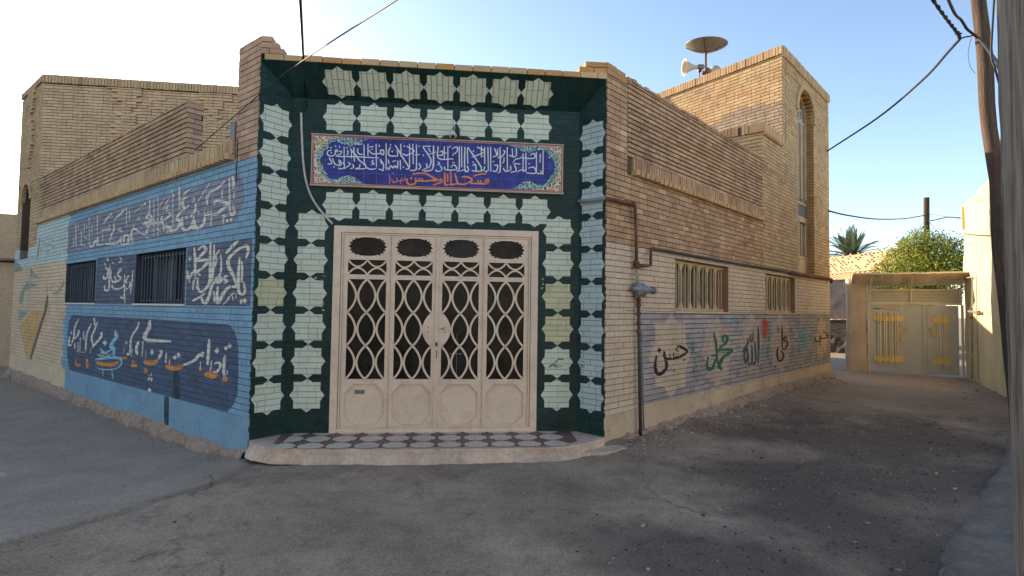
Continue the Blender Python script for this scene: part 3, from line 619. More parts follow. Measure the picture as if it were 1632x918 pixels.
while a < 9.6:
    pr.box(FL, a, a+.1, 4.335, 4.36+R.uniform(-.012, .008), -.2, .004+R.uniform(-.01, .006), 'brick'); a += .106
pr.build('parapet', mosque)
# ---- left tower, street-facing side
corner = FL.w(9.70, 0); FLT = mk(corner[:2], (-4.9, 13.27)); FLT.n = FLT.n if FLT.n @ (CAM-FLT.O) > 0 else -FLT.n
tw = MB(); za, zb = zig(1.75, .25), zig(3.62, .25)
brick_face(tw, FLT, [(0, 4.35, 3.3, 6.5)], [], lambda a, z: 'brick_lightened', course=.068, seed=51, inset=(.03, 0), relief=lambda a, z: max(za(a, z), zb(a, z), .02 if (abs(a-2.12) < .05 or abs(a-2.48) < .05) and 5.2 < z < 6.3 else 0), jit=.002, joint=.012, jd=.011)  # front face glare is carried by the lightened brick
rowlock(tw, FLT, -.03, 4.35, 6.52, 6.70, -.2, .03, 'brick_yellow', seed=9); rowlock(tw, FL, 9.68, 11.74, 6.57, 6.70, -.2, .03, 'brick_yellow', seed=10)
tw.box(FLT, 0, 4.35, 3.3, 6.6, -1.9, -.25, 'roof')
arch_ring(tw, FL, NL[0], NL[1], NL[3], .12, -.05, .03, 'brick_yellow', 18)
tw.build('tower_wall', mosque)
nb = MB()
nb.box(FL, NL[0]-.02, NL[1]+.02, NL[2]-.02, NL[3]+.45, -.34, -.30, 'glass_grey')
for a in (NL[0]+.03, (NL[0]+NL[1])/2, NL[1]-.03): nb.box(FL, a-.03, a+.03, NL[2], NL[3]+.3, -.30, -.26, 'gold')
nb.box(FL, NL[0], NL[1], NL[2], NL[2]+.5, -.30, -.27, 'gold'); nb.build('window', mosque)

# ---- right wall
V1 = (1.75, 3.65, 1.608, 2.36); V2 = (5.42, 7.22, 1.608, 2.365); NR = (7.47, 8.70, 2.47, 6.08)
rw = MB(); rt = MB(); RL = []
Q = lambda pts, c=(0, 0, 1): [FR.px(c[0]+x/c[2], c[1]+y/c[2]) for x, y in pts]
r1 = (1020, 490, 6.119); r2 = (1160, 490, 6.118)
RL.append(layer([(.77, .385), (10.04, .385), (10.04, 1.59), (.77, 1.59)], 'grey_paint', rt, 1, 'greyblue_joint'))
def pstar(c, body, tips, m, rank=1.6, dark=False):
    (x0, y0, x1, y1), (up, dn, lf, rg) = body, tips
    b = .24*(x1-x0); cx = (up[0]+dn[0])/2; cy = (lf[1]+rg[1])/2; by = .2*(y1-y0)
    pts = [(x0, y0), (cx-b, y0), up, (cx+b, y0), (x1, y0), (x1, cy-by), rg, (x1, cy+by), (x1, y1), (cx+b, y1), dn, (cx-b, y1), (x0, y1), (x0, cy+by), lf, (x0, cy-by)]
    return layer(Q(pts, c), m, rt, rank, 'cream_joint')
RL.append(pstar(r1, (148, 150, 445, 770), ((305, 62), (300, 888), (75, 490), (500, 450)), 'mstar'))
RL.append(pstar(r1, (645, 185, 868, 690), ((757, 85), (745, 790), (592, 440), (935, 425)), 'mstar2'))
RL.append(pstar(r2, (150, 130, 315, 560), ((232, 50), (232, 640), (112, 345), (345, 330)), 'mstar2'))
RL.append(pstar(r2, (440, 130, 590, 560), ((507, 52), (522, 632), (405, 345), (612, 340)), 'mstar2'))
o6 = [(870, 130), (895, 130), (908, 70), (925, 128), (960, 128), (960, 215), (982, 290), (962, 380), (960, 440), (935, 445), (915, 530), (898, 458), (868, 458), (868, 375), (842, 300), (868, 215)]
RL.append(layer(Q(o6, r2), 'mstar', rt, 1.6, 'cream_joint'))
RL += write(FR, r2, [([o6[i], o6[(i+1) % 16]], 3.5) for i in range(16)], 'brown_line', rt, 2.2)
RL.append(layer(Q([(515, 100), (600, 95), (612, 200), (625, 330), (560, 345), (490, 350), (478, 240), (500, 200)], r1), 'lilac', rt, 1.5))
RL.append(layer(Q([(125, 145), (205, 140), (205, 185), (125, 190)], r1), 'lilac', rt, 1.5))
def smear(c, cx, cy, w, h, m, n, sz, rank=1.9):
    L = []
    for _ in range(n):
        x, y = RNG.gauss(cx, w/2), RNG.gauss(cy, h/2); pts = []
        for k in range(7): a = 2*pi*k/7; r = sz*RNG.uniform(.5, 1.3); pts.append((x+r*cos(a)*.8, y+r*sin(a)*1.5))
        L.append(layer(Q(pts, c), m, rt, rank+RNG.random()*.5))
    return L
RL += smear(r1, 510, 400, 22, 60, 'teal', 12, 11)+smear(r1, 535, 600, 30, 80, 'teal', 12, 10)+smear(r2, 405, 250, 8, 90, 'teal', 12, 9)+smear(r2, 390, 440, 22, 90, 'teal', 24, 11)+smear(r2, 487, 205, 8, 25, 'teal', 8, 9)+smear(r2, 615, 215, 12, 26, 'teal', 9, 8)+smear(r2, 725, 310, 60, 120, 'turq', 80, 10)+smear(r2, 635, 500, 25, 14, 'pale_leaf', 8, 9)+smear(r2, 220, 555, 60, 20, 'turq', 14, 9)
RL += write(FR, r1, [([(885, 145), (905, 108), (940, 130), (945, 165)], 20)], 'turq', rt, 2.4)
RL.append(layer(Q([(360+30*cos(a)*(1 if sin(a) < 0 else .8), 197+(92 if sin(a) < 0 else 105)*sin(a)) for a in [2*pi*k/18 for k in range(18)]], r2), 'red', rt, 2.6, 'red'))
hasan = [([(368, 372), (355, 408), (372, 432)], 7), ([(362, 374), (400, 384), (440, 410), (467, 432)], 15), ([(467, 432), (430, 458), (390, 480), (350, 490), (318, 505)], 17), ([(325, 438), (328, 492)], 11), ([(287, 448), (293, 508)], 11), ([(232, 428), (240, 490), (262, 500), (322, 500)], 14),
         ([(235, 430), (250, 520), (258, 570), (240, 620), (205, 650), (172, 650), (150, 610), (147, 540), (162, 468)], 17), ([(175, 645), (215, 640), (245, 600)], 22), ([(187, 418)], 40)]
RL += write(FR, r1, hasan, 'ink', rt)+write(FR, r1, [([(415, 515), (445, 508)], 18), ([(260, 620), (300, 600), (335, 625)], 5), ([(335, 595), (335, 632)], 7)], 'inkgreen', rt)
RL += write(FR, r1, [([(717, 240), (738, 340), (748, 440), (755, 520), (790, 612)], 13), ([(812, 345), (805, 290), (838, 280), (850, 315), (830, 352), (790, 385), (762, 430)], 17), ([(765, 418), (830, 410), (895, 415), (860, 455), (810, 485), (775, 560), (765, 600)], 19), ([(768, 436), (870, 436)], 11),
                    ([(692, 472), (750, 462)], 22), ([(750, 475), (722, 550), (702, 598), (665, 606), (652, 560), (665, 480)], 15), ([(660, 590), (705, 592)], 26), ([(700, 565), (790, 590)], 10), ([(790, 575), (795, 610)], 18)], 'inkgreen', rt)
RL += write(FR, r2, [([(295, 182), (298, 360), (295, 548)], 12), ([(262, 325), (268, 440), (270, 525), (245, 552), (228, 520)], 11), ([(232, 365), (236, 470), (232, 530), (210, 560), (192, 545)], 11), ([(200, 545), (192, 460), (182, 382)], 11), ([(185, 385), (165, 420), (160, 500), (172, 545), (185, 480)], 10), ([(240, 540), (270, 540)], 13)], 'inkblue', rt)
RL += write(FR, r2, [([(182, 298), (198, 335), (185, 365), (158, 395), (152, 440)], 8), ([(215, 262), (215, 320), (232, 328), (244, 310), (244, 232)], 7), ([(229, 258), (231, 322)], 6), ([(172, 345), (205, 350)], 8)], 'ink', rt)
RL += write(FR, r2, [([(525, 182), (528, 300), (530, 402)], 9), ([(578, 300), (555, 285), (545, 315), (578, 335), (578, 372), (552, 405), (520, 402)], 10), ([(490, 380), (480, 440), (488, 508), (510, 522), (535, 498), (542, 455), (518, 425)], 11), ([(490, 515), (535, 510)], 9)], 'ink', rt)
RL += write(FR, r2, [([(932, 232), (955, 250), (972, 285), (950, 300), (895, 302)], 8), ([(938, 232), (925, 262)], 5), ([(917, 280), (917, 302)], 5), ([(906, 282), (905, 302)], 5), ([(895, 268), (897, 325), (875, 335), (852, 318), (855, 285)], 8), ([(893, 358)], 16), ([(872, 228), (878, 250)], 6), ([(893, 225), (890, 248)], 6)], 'ink', rt)
RL += write(FR, r2, [([(415, 532), (418, 570)], 12), ([(460, 560), (465, 600)], 8)], 'inkgreen', rt, 2.4)
RL += write(FR, (960, 600, 4.41), [([(160, -5), (150, 40)], 4), ([(202, 38), (204, 52)], 4)], 'ink', rt, 2.4)
def rfn(a, z):
    if z < 2.42: return 'cream_brick'
    q_ = RNG.random()
    if q_ < .05: return 'brick_pink'
    if q_ < .09: return 'brick_lightened'
    return 'brick' if a < 5.3 else 'brick_yellow'
rbk = BF(lambda a, z: 'cream_joint' if z < 2.42 else 'mortar', [], [2.42])
brick_face(rw, FR, [(0, .46, .36, 4.46)], [], rfn, backfn=rbk, seed=61, course=.0715, joint=.010, jd=.0085, inset=(.03, 0))
brick_face(rw, FR, [(.46, 5.28, .36, 3.33), (5.28, 6.46, .36, 4.4)], [V1, V2], rfn, layers=RL, backfn=rbk, seed=60, course=.0715, joint=.010, jd=.0085)
brick_face(rw, FR, [(5.28, 6.46, 4.4, 5.05)], [], rfn, backfn=rbk, seed=59, course=.0715, joint=.010, jd=.0085, inset=(.03, 0))
brick_face(rw, FR, [(6.46, 10.05, .36, 6.98)], arch_holes(*NR, .0715)+[V2], rfn, layers=[dict(l, j=None) if min(p[0] for p in l['p']) < 6.46 else l for l in RL if max(p[0] for p in l['p']) > 6.4], backfn=rbk, seed=62, course=.0715, joint=.010, jd=.0085, inset=(.08, .03))
rw.box(FR, .0, .20, 4.465, 4.53, -.24, .004, 'brick'); rw.box(FR, .206, .45, 4.465, 4.53, -.24, 0, 'brick_orange'); rw.box(FR, .0, .2, 4.536, 4.60, -.24, .003, 'brick_orange'); rw.box(FR, .21, .42, 4.536, 4.595, -.24, -.004, 'brick')
rightwall = rw.build('side_wall', mosque, label='side wall of bare brick over cream paint with names in a grey painted band')
rt.build('painted_mural', rightwall)
sk = MB(); sk.box(FR, 0, 10.05, -.15, .362, -.012, .004, 'plaster_cream')
sk.build('plaster_skirting', mosque)
fr = MB()
cb = [(0.02, .05), (.5, .10), (1.1, .11), (2.2, .13), (3.3, .17), (4.6, .20), (6, .23), (8, .2), (9.97, .2)]
rough_band(fr, FR, cb, -.06, .10, 'footing', seed=6); fr.build('footing', mosque)
rb = MB()
rb.box(FR, .47, 5.28, 3.335, 3.55, -.24, -.012, 'mortar'); rowlock(rb, FR, .58, 5.27, 3.40, 3.548, -.02, .022, 'brick', seed=18); dentils(rb, FR, .58, 5.25, 3.325, 3.395, .095, 'brick_tooth', seed=15)
rb.build('dentil_band', mosque)
pp = MB()
brick_face(pp, FR, [(.475, 5.28, 3.555, 4.53)], [], lambda a, z: 'brick_pink' if random.random() < .12 else 'brick', course=.0625, z_org=3.555, joint=.016, vj=.009, jd=.02, seed=63, jit=.002, backfn=lambda a, z: 'mortar_dark', thick=.21)
R = random.Random(78); a = .48
while a < 5.2:
    pp.box(FR, a, a+.1, 4.535, 4.575+R.uniform(-.014, .01), -.2, .004+R.uniform(-.01, .006), 'brick'); a += .106
pp.build('parapet', mosque)
# ---- small block and right tower
tb = MB()
FB = Frame(FR.w(5.28, 0), -FR.n, -FR.d)
brick_face(tb, FB, [(0.01, 1.3, 4.2, 5.05)], [], lambda a, z: 'brick_yellow', course=.0715, seed=71, thick=.2, joint=.011, jd=.009, inset=(.02, 0))
rowlock(tb, FR, 5.25, 6.46, 5.06, 5.24, -.2, .035, 'brick_yellow', seed=72); dentils(tb, FR, 5.28, 6.44, 5.0, 5.055, .05, 'brick_orange', .1, 73)
rowlock(tb, FB, -.02, 1.25, 5.06, 5.24, -.2, .03, 'brick_yellow', seed=74, jit=.012, skip=.12)
tb.box(FR, 5.3, 6.46, 4.2, 5.1, -1.2, -.25, 'roof')
FT = mk((4.52, 14.34), (6.64, 10.64)); FT.n = FT.n if FT.n @ (CAM-FT.O) > 0 else -FT.n
TLn = math.hypot(6.64-4.52, 10.64-14.34)
M['brick_grey'] = brickmat('greyish_brick', (.36, .29, .21), (.27, .19, .14), rough=.9, var=.12, bscale=45)  # greyer brick for the lower part of the tower's left face
brick_face(tb, FT, [(0, TLn-.005, 4.3, 6.98)], [], lambda a, z: 'brick_yellow' if z > 6.0+.12*sin(a*2.3) else 'brick_grey', course=.0715, seed=75, thick=.2, joint=.012, jd=.011, inset=(0, .03))
rowlock(tb, FT, 0, TLn+.02, 6.985, 7.16, -.2, .035, 'brick_yellow', seed=76)
rowlock(tb, FR, 6.47, 10.07, 6.985, 7.16, -.2, .035, 'brick_yellow', seed=77); dentils(tb, FR, 6.46, 9.94, 6.93, 6.98, .05, 'brick_yellow', .1, 79)
tb.box(FT, .2, 1.22, 6.84, 6.98, -.1, .045, 'brick_yellow')
arch_ring(tb, FR, NR[0], NR[1], NR[3], .12, -.05, .035, 'brick_yellow', 26)
rwp = [FT.w(0, 0)[:2], FT.w(TLn-.25, 0, -.25)[:2], FR.w(9.93, 0, -.25)[:2], FR.w(9.93, 0, -3.6)[:2]]
FZ = Frame((0, 0, 0), (1, 0, 0), (0, 0, 1), (0, 1, 0))
FBK = Frame(FR.w(10.045, 0), -FR.n, FR.d)
brick_face(tb, FBK, [(0, 3.6, .0, 7.1)], [], lambda a, z: 'brick_yellow', course=.0715, seed=81, thick=.2, inset=(.03, 0))
tb.build('tower_wall', mosque)
# tall arched window of the tower
rec = .17
tn = MB()
for (z0, z1) in ((NR[2], NR[3]),):
    pass
tn.box(FR, NR[0]-.02, NR[1]+.02, NR[2]-.02, NR[3]+.65, -rec-.06, -rec-.03, 'glass_grey')
cN = (NR[0]+NR[1])/2; rN = (NR[1]-NR[0])/2
arc = [(cN+rN*cos(t), NR[3]+rN*sin(t)) for t in [pi*k/16 for k in range(17)]]
def bar2(mb, F, pts, w, o0, o1, m):
    for q in stroke_quads(pts, w, 1, False): mb.prism(F, q, o0, o1, m)
fwin = tn.build('window', mosque)
tg = MB()
for a in (NR[0]+.03, NR[0]+.33, cN, NR[1]-.33, NR[1]-.03): tg.box(FR, a-.022, a+.022, 4.15, NR[3]+.05, -rec-.03, -rec+.02, 'gold')
for a in (NR[0]+.18, cN-.14, cN+.14, NR[1]-.18):
    for z0, z1 in ((4.25, 6.0), (2.95, 3.65)): tg.box(FR, a-.03, a+.03, z0, z1, -rec-.02, -rec+.035, 'gold')
for a in (NR[0]+.03, cN, NR[1]-.03): tg.box(FR, a-.022, a+.022, 2.7, 3.8, -rec-.03, -rec+.02, 'gold')
for z in (4.15, 6.05, 3.75, 2.9): tg.box(FR, NR[0], NR[1], z-.03, z+.03, -rec-.029, -rec+.015, 'gold')
tg.box(FR, NR[0], NR[1], 3.86, 4.1, -rec-.03, -rec+.01, 'shutter'); tg.box(FR, NR[0], NR[1], 3.4+.38, 3.85, -rec-.03, -rec+.013, 'gold'); tg.box(FR, NR[0], NR[1], NR[2], 2.86, -rec-.03, -rec+.013, 'gold')
bar2(tg, FR, [(cN+(rN-.03)*cos(t), NR[3]+(rN-.03)*sin(t)) for t in [pi*k/12 for k in range(13)]], .06, -rec-.03, -rec+.02, 'gold')
for cx_, cz_ in ((cN, NR[3]+.32), (cN-.2, NR[3]+.14), (cN+.2, NR[3]+.14)): bar2(tg, FR, [(cx_+.1*cos(t), cz_+.12*sin(t)) for t in [2*pi*k/10 for k in range(11)]], .035, -rec-.03, -rec+.01, 'conduit')
tg.build('window_frame', fwin)
rv = MB()
def reveal(mb, F, h, dep, m, top_=True):
    a0, a1, z0, z1 = h; e = .004
    mb.poly([F.w(a0+e, z0, 0-.003), F.w(a0+e, z1, -.003), F.w(a0+e, z1, -dep), F.w(a0+e, z0, -dep)], m, F.d)
    mb.poly([F.w(a1-e, z0, -.003), F.w(a1-e, z1, -.003), F.w(a1-e, z1, -dep), F.w(a1-e, z0, -dep)], m, -F.d)
    mb.poly([F.w(a0, z0+e, -.003), F.w(a1, z0+e, -.003), F.w(a1, z0+e, -dep), F.w(a0, z0+e, -dep)], m, F.t)
    if top_: mb.poly([F.w(a0, z1-e, -.003), F.w(a1, z1-e, -.003), F.w(a1, z1-e, -dep), F.w(a0, z1-e, -dep)], m, -F.t)
# brick reveal for the tower window: real bricks on the far jamb
FJ = Frame(FR.w(NR[1]-.002, 0, 0), -FR.n, -FR.d)
brick_face(rv, FJ, [(0, rec+.04, NR[2], NR[3])], [], lambda a, z: 'brick_orange', course=.0715, seed=83, thick=.01, jd=.006, headers=.5)
n_ = 14
for k in range(n_):
    t0, t1 = pi*k/n_, pi*(k+1)/n_; rr_ = rN-.004
    rv.poly([FR.w(cN+rr_*cos(t0), NR[3]+rr_*sin(t0), 0), FR.w(cN+rr_*cos(t1), NR[3]+rr_*sin(t1), 0), FR.w(cN+rr_*cos(t1), NR[3]+rr_*sin(t1), -rec-.04), FR.w(cN+rr_*cos(t0), NR[3]+rr_*sin(t0), -rec-.04)], 'brick_orange')
rv.build('reveal', fwin)

# ---- street windows
def street_window(F, h, style, sillmat, name='window'):
    a0, a1, z0, z1 = h; mb = MB(); dep = .22
    reveal(mb, F, h, dep+.04, 'navy_bar' if style == 'blue' else 'jamb')
    if style == 'blue':
        mb.box(F, a0, a0+.05, z0, z1, -dep-.03, -dep+.02, 'navy_bar'); mb.box(F, a1-.05, a1, z0, z1, -dep-.03, -dep+.02, 'navy_bar'); mb.box(F, a0+.051, a1-.051, z1-.05, z1-.005, -dep-.03, -dep+.02, 'navy_bar'); mb.box(F, a0+.051, a1-.051, z0+.005, z0+.05, -dep-.03, -dep+.02, 'navy_bar'); mb.box(F, (a0+a1)/2-.04, (a0+a1)/2+.04, z0+.051, z1-.051, -dep-.03, -dep+.022, 'navy_bar')
    else:
        for b_ in ((a0, a0+.06), (a1-.06, a1)): mb.box(F, b_[0], b_[1], z0, z1, -dep-.03, -dep+.02, 'gold')
        mb.box(F, a0+.061, a1-.061, z1-.06, z1-.005, -dep-.03, -dep+.02, 'gold'); mb.box(F, a0+.061, a1-.061, z0+.005, z0+.06, -dep-.03, -dep+.02, 'gold')
    win = mb.build(name, mosque)
    g = MB(); g.box(F, a0, a1, z0, z1, -dep-.09, -dep-.06, 'glass' if style == 'blue' else 'glass_grey')
    cur = 'shutter' if style == 'blue' else 'blind'
    R = random.Random(int(a0*10)); x = a0+.05
    while x < a1-.1:       # curtain folds behind the pane
        w_ = R.uniform(.05, .12); 
        if R.random() < .75: g.box(F, x, x+w_, z0+.04, z1-.04, -dep-.058-R.uniform(0, .002), -dep-.05+R.uniform(0, .008), cur)
        x += w_+R.uniform(.02, .08)
    g.build('pane', win)
    gr = MB()
    if style == 'blue':
        n = 15
        for i in range(n):
            a = a0+.06+(a1-a0-.12)*(i+.5)/n
            gr.tube([F.w(a, z0+.02, -.06), F.w(a, z1-.02, -.06)], .009, 'navy_bar', 6)
        for z in (z0+.05, z1-.06): gr.box(F, a0+.01, a1-.01, z-.012, z+.012, -.075, -.068, 'navy_bar')
        for i in (2, 7, 12):
            a = a0+(a1-a0)*i/n; gr.box(F, a-.03, a+.03, z0+.02, z1-.02, -.15, -.14, 'shutter')
    else:
        n = 6; pw_ = (a1-a0-.08)/n
        for i in range(n):     # cut-out plates between long rounded openings
            c = a0+.04+pw_*i
            pts = []
            for k in range(21):
                t = k/20; z = z0+.02+(z1-z0-.04)*t; e = max(0, (abs(2*t-1)-.62)/.38); hw = .016+.11*e**1.6*(pw_/.3)
                pts.append((hw, z))
            gr.prism(F, [(c-h_, z) for h_, z in pts]+[(c+h_, z) for h_, z in pts[::-1]], -.09, -.075, 'gold')
            c2 = c+pw_/2
            gr.box(F, c2-.012, c2+.012, z0+.02, z1-.02, -.10, -.08, 'gold'); gr.tube([F.w(c2+.06, z0+.06, -.07), F.w(c2+.06, z1-.06, -.07)], .010, 'gold', 6)
        gr.box(F, a0+.02, a1-.02, z0+.004, z0+.05, -.092, -.073, 'gold'); gr.box(F, a0+.02, a1-.02, z1-.05, z1-.006, -.092, -.073, 'gold')
    gr.build('grille', win)
    s = MB(); s.box(F, a0-.02, a1+.02, z0-.022, z0+.002, -.2, .016, sillmat); s.build('sill', win)
street_window(FL, W1, 'blue', 'letter'); street_window(FL, W2, 'blue', 'letter')
street_window(FR, V1, 'gold', 'cream_brick'); street_window(FR, V2, 'gold', 'cream_brick')
# ---- inner core and roof (blocks the sun)
core = MB()
fp = [(-2.0, 7.1), tuple(FL.w(9.6, 0, -.45)[:2]), tuple(FL.w(11.6, 0, -.45)[:2]), (-8.4, 17.5), (5.2, 17.5), tuple(FR.w(9.9, 0, -.45)[:2]), (1.5, 7.1)]
core.prism(FZ, [(float(a), float(b)) for a, b in fp], -.3, 3.4, 'roof'); core.box(FF, -1.85, 1.45, 2.6, 4.37, -.9, -.21, 'roof')
core.box(FF, -2.0, 1.6, 4.1, 4.38, -.45, -.02, 'roof')
tp = [tuple(float(c) for c in p) for p in rwp]
core.prism(FZ, [tp[0], tp[1], tp[2], tp[3]], 4.36, 7.02, 'roof')
core.build('roof', mosque)

# ---- door
fd = MB(); o1 = .0
dz = lambda v, u=578: FF.px(u, v)[1]
dx = lambda u, v=525: FF.px(u, v)[0]
fd.box(FF, DOOR[0], DOOR[0]+.085, DOOR[2], DOOR[3], -.07, .006, 'door'); fd.box(FF, DOOR[1]-.085, DOOR[1], DOOR[2], DOOR[3], -.07, .006, 'door')
fd.box(FF, DOOR[0]+.086, DOOR[1]-.086, DOOR[3]-.075, DOOR[3], -.07, .006, 'door')
fd.box(FF, DOOR[0]+.086, DOOR[1]-.086, DOOR[2], DOOR[2]+.05, -.07, .003, 'door')
for a in (DOOR[0]+.092, DOOR[1]-.112): fd.box(FF, a, a+.02, DOOR[2]+.051, DOOR[3]-.076, -.06, -.004, 'door')
fd.box(FF, DOOR[0]+.113, DOOR[1]-.113, DOOR[3]-.098, DOOR[3]-.080, -.06, -.004, 'door')
door = fd.build('door', mosque, label='cream metal double door with interlaced arcs over dark glass')
iv = (DOOR[0]+.115, DOOR[1]-.115); Wd = (iv[1]-iv[0])/4
zT = DOOR[3]-.10; zB = DOOR[2]+.052
zo1, zo0 = 2.452, 2.212         # scalloped light
zs1, zs0 = 2.172, 1.995         # small lattice
zm1, zm0 = 1.940, .752          # tall lattice
zp1, zp0 = .690, .215           # bottom panel
def scallop(cx, cz, hw, hh):
    P_ = []; n = 20
    for k in range(n):
        for j in range(3):
            t = 2*pi*(k+j/3.)/n; p = 2.6
            x = hw*math.copysign(abs(cos(t))**(2/p), cos(t)); z = hh*math.copysign(abs(sin(t))**(2/p), sin(t))
            s_ = (1.03, .90, .90)[j] if abs(sin(t)) < .93 else .93
            P_.append((cx+x*s_, cz+z*s_))
    return P_
def flat(mb, pts, w_, o0, o1, m='door', taper=1):
    for q in stroke_quads(pts, w_, taper, False): mb.prism(FF, q, o0, o1, m)
def arcpts(x0, z0, x1, z1, bx, bz, n=10):     # circular-ish bulge between two points
    return [(x0+(x1-x0)*t+bx*math.sin(pi*t)**.85, z0+(z1-z0)*t+bz*math.sin(pi*t)**.85) for t in [i/n for i in range(n+1)]]
for i in range(4):
    lf = MB(); a0, a1 = iv[0]+Wd*i, iv[0]+Wd*(i+1); st = .052; e = .0015; b0, b1 = a0+st, a1-st
    if i in (1,): b1 = a1-.060
    if i in (2,): b0 = a0+.060
    oo = -.014
    outer = [(a0+e, zB), (a1-e, zB), (a1-e, zT), (a0+e, zT)]
    cx, cz = (b0+b1)/2, (zp0+zp1)/2; hw, hh = (b1-b0)/2+.006, (zp1-zp0)/2
    pin = []; cw = .10; lob = [(0, 1), (.12, .80), (.22, .84), (.30, .62), (.42, .66), (.50, .45), (.64, .44), (.68, .28), (.84, .24), (.86, .10), (1, 0)]
    for qx, qz, rev in ((1, 1, 0), (-1, 1, 1), (-1, -1, 0), (1, -1, 1)):
        seg = [(qx*(hw-cw*l[0]), qz*(hh-cw*1.1*l[1])) for l in lob]
        if rev: seg = seg[::-1]
        pin += [(cx+x, cz+z) for x, z in seg]
    holes = [scallop((b0+b1)/2, (zo0+zo1)/2, (b1-b0)/2-.002, (zo1-zo0)/2),
             [(b0, zs0), (b1, zs0), (b1, zs1), (b0, zs1)], [(b0, zm0), (b1, zm0), (b1, zm1), (b0, zm1)], pin]
    lf.sheet_hole(FF, outer, holes, oo, 'door', .03)
    # rails: raised edges beside the openings
    lf.box(FF, a0+e+.001, a0+.012, zB, zT, oo, oo+.008, 'door'); lf.box(FF, a1-.012, a1-e-.001, zB, zT, oo, oo+.008, 'door')
    wv = b1-b0; hv = (zm1-zm0)/3; bw = .024; k_ = 0
    for r_ in range(3):
        za_, zb_ = zm0+hv*r_, zm0+hv*(r_+1); xm = (b0+b1)/2; Bq = wv/4-bw*.5
        for (x0, b_) in ((xm, -Bq), (xm, Bq), (b0, Bq), (b1, -Bq)):
            k_ += 1; flat(lf, arcpts(x0, za_, x0, zb_, b_, 0), bw, oo-.018-.0007*(k_ % 4), oo-.004-.0007*(k_ % 4))
    xm = (b0+b1)/2; zh = (zs1-zs0)
    for j, (p, q) in enumerate(((b0, xm), (xm, b1))):
        flat(lf, arcpts(p, zs1, q, zs1, 0, -zh/2+.008), .02, oo-.018-.0008*j, oo-.004-.0008*j); flat(lf, arcpts(p, zs0, q, zs0, 0, zh/2-.008), .02, oo-.0195-.0008*j, oo-.0055-.0008*j)
    # bottom panel, recessed behind the cut-out corners
    lf.box(FF, cx-hw-.02, cx+hw+.02, cz-hh-.02, cz+hh+.02, oo-.036, oo-.028, 'door')
    lf.box(FF, cx-hw-.006, cx+hw+.006, cz-hh-.014, cz-hh-.006, oo, oo+.007, 'door')
    if i == 0:
        lf.box(FF, cx-.115, cx+.0, zp1-.115, zp1-.068, oo-.0275, oo-.022, 'tag')
    if i in (1, 2):
        x_ = b1 if i == 1 else b0; sg = -1 if i == 1 else 1; zc = (zm0+zm1)/2
        pts = [(x_, zc-hv/2)]+[(x_+sg*wv/4*math.sin(pi*t)**.85, zc-hv/2+hv*t) for t in [k/12 for k in range(1, 12)]]+[(x_, zc+hv/2)]
        lf.prism(FF, pts if sg < 0 else pts[::-1], oo-.022, oo-.002, 'door')
        for dz_ in (-.03, .03): lf.box(FF, x_+sg*.04-.006, x_+sg*.04+.006, zc+dz_-.006, zc+dz_+.006, oo-.002, oo+.006, 'darkpipe')
    Rr = random.Random(40+i)
    for _ in range(26):
        x, z = (Rr.choice((a0+.02, a1-.02, b0-.01, b1+.01))+Rr.uniform(-.012, .012), Rr.uniform(zB, zT)) if Rr.random() < .5 else (Rr.uniform(a0+.01, a1-.01), Rr.choice((zp0-.02, zm0-.03, zs0-.02, zp1+.02))+Rr.uniform(-.01, .012))
        lf.poly([FF.w(x+Rr.uniform(.001, .006)*cos(t), z+Rr.uniform(.001, .005)*sin(t)*Rr.uniform(.6, 2), oo+.0085) for t in [2*pi*k/6 for k in range(6)]], 'rust', FF.n)
    leaf = lf.build('door_leaf', door)
gl = MB(); gl.box(FF, iv[0], iv[1], zB, zT, -.06, -.052, 'glass')
gl.box(FF, .02, .022, zm0, zm0+.55, -.05, -.046, 'conduit'); gl.box(FF, -.06, .08, zm0+.30, zm0+.304, -.05, -.045, 'conduit')
gl.build('glass_pane', door)
ck = MB(); xm = (iv[0]+iv[1])/2
ck.box(FF, xm-.016, xm+.016, zB, zT, -.02, .004, 'door')
ck.build('meeting_stile', door)
kk = MB(); kk.tube([FF.w(xm+.004, 1.185, .004), FF.w(xm+.004, 1.185, .02)], .014, 'darkpipe', 10); kk.box(FF, xm-.012, xm+.02, 1.155, 1.17, .004, .03, 'darkpipe'); kk; kk.build('lock', door); kk = MB(); kk.tube([FF.w(xm+.06, 1.36, -.012), FF.w(xm+.06, 1.36, .03), FF.w(xm+.10, 1.355, .035)], .006, 'darkpipe', 6); kk.build('handle', door); kk = MB()
kk.box(FF, xm+.002, xm+.012, 1.0, 1.10, .004, .007, 'darkpipe'); kk.build('latch', door)

# ---- step with tiles
stp = MB()
ed = [(-2.24, 6.44), (-2.20, 6.32), (-2.08, 6.16), (-1.85, 6.04), (-1.45, 5.97), (-.5, 5.935), (.5, 5.925), (1.0, 5.94), (1.25, 6.0), (1.48, 6.13), (1.70, 6.32), (1.78, 6.43)]
R = random.Random(12); top_e = []
for (x0, y0), (x1, y1) in zip(ed[:-1], ed[1:]):
    n = max(1, int(math.hypot(x1-x0, y1-y0)/.05))
    for k in range(n): t = k/n; top_e.append((x0+(x1-x0)*t, y0+(y1-y0)*t+R.uniform(-.004, .004)))
top_e.append(ed[-1])
vs, fs = [], []; n = len(top_e); cxy = np.array([-.25, 6.7])
for i, (x, y) in enumerate(top_e):
    d = np.array([x, y])-cxy; d = d/np.linalg.norm(d)
    if abs(x) < 1.2: d = np.array([0, -1.])
    lump = .012+.03*abs(math.sin(i*.31+1))*abs(math.sin(i*.11))+R.uniform(0, .012)
    for dz_, dd in ((.12, 0), (.112, .008), (.06, .012), (.025, .014+lump*.5), (.006, .02+lump), (-.03, .03+lump)): vs.append((x+d[0]*dd, y+d[1]*dd, dz_))
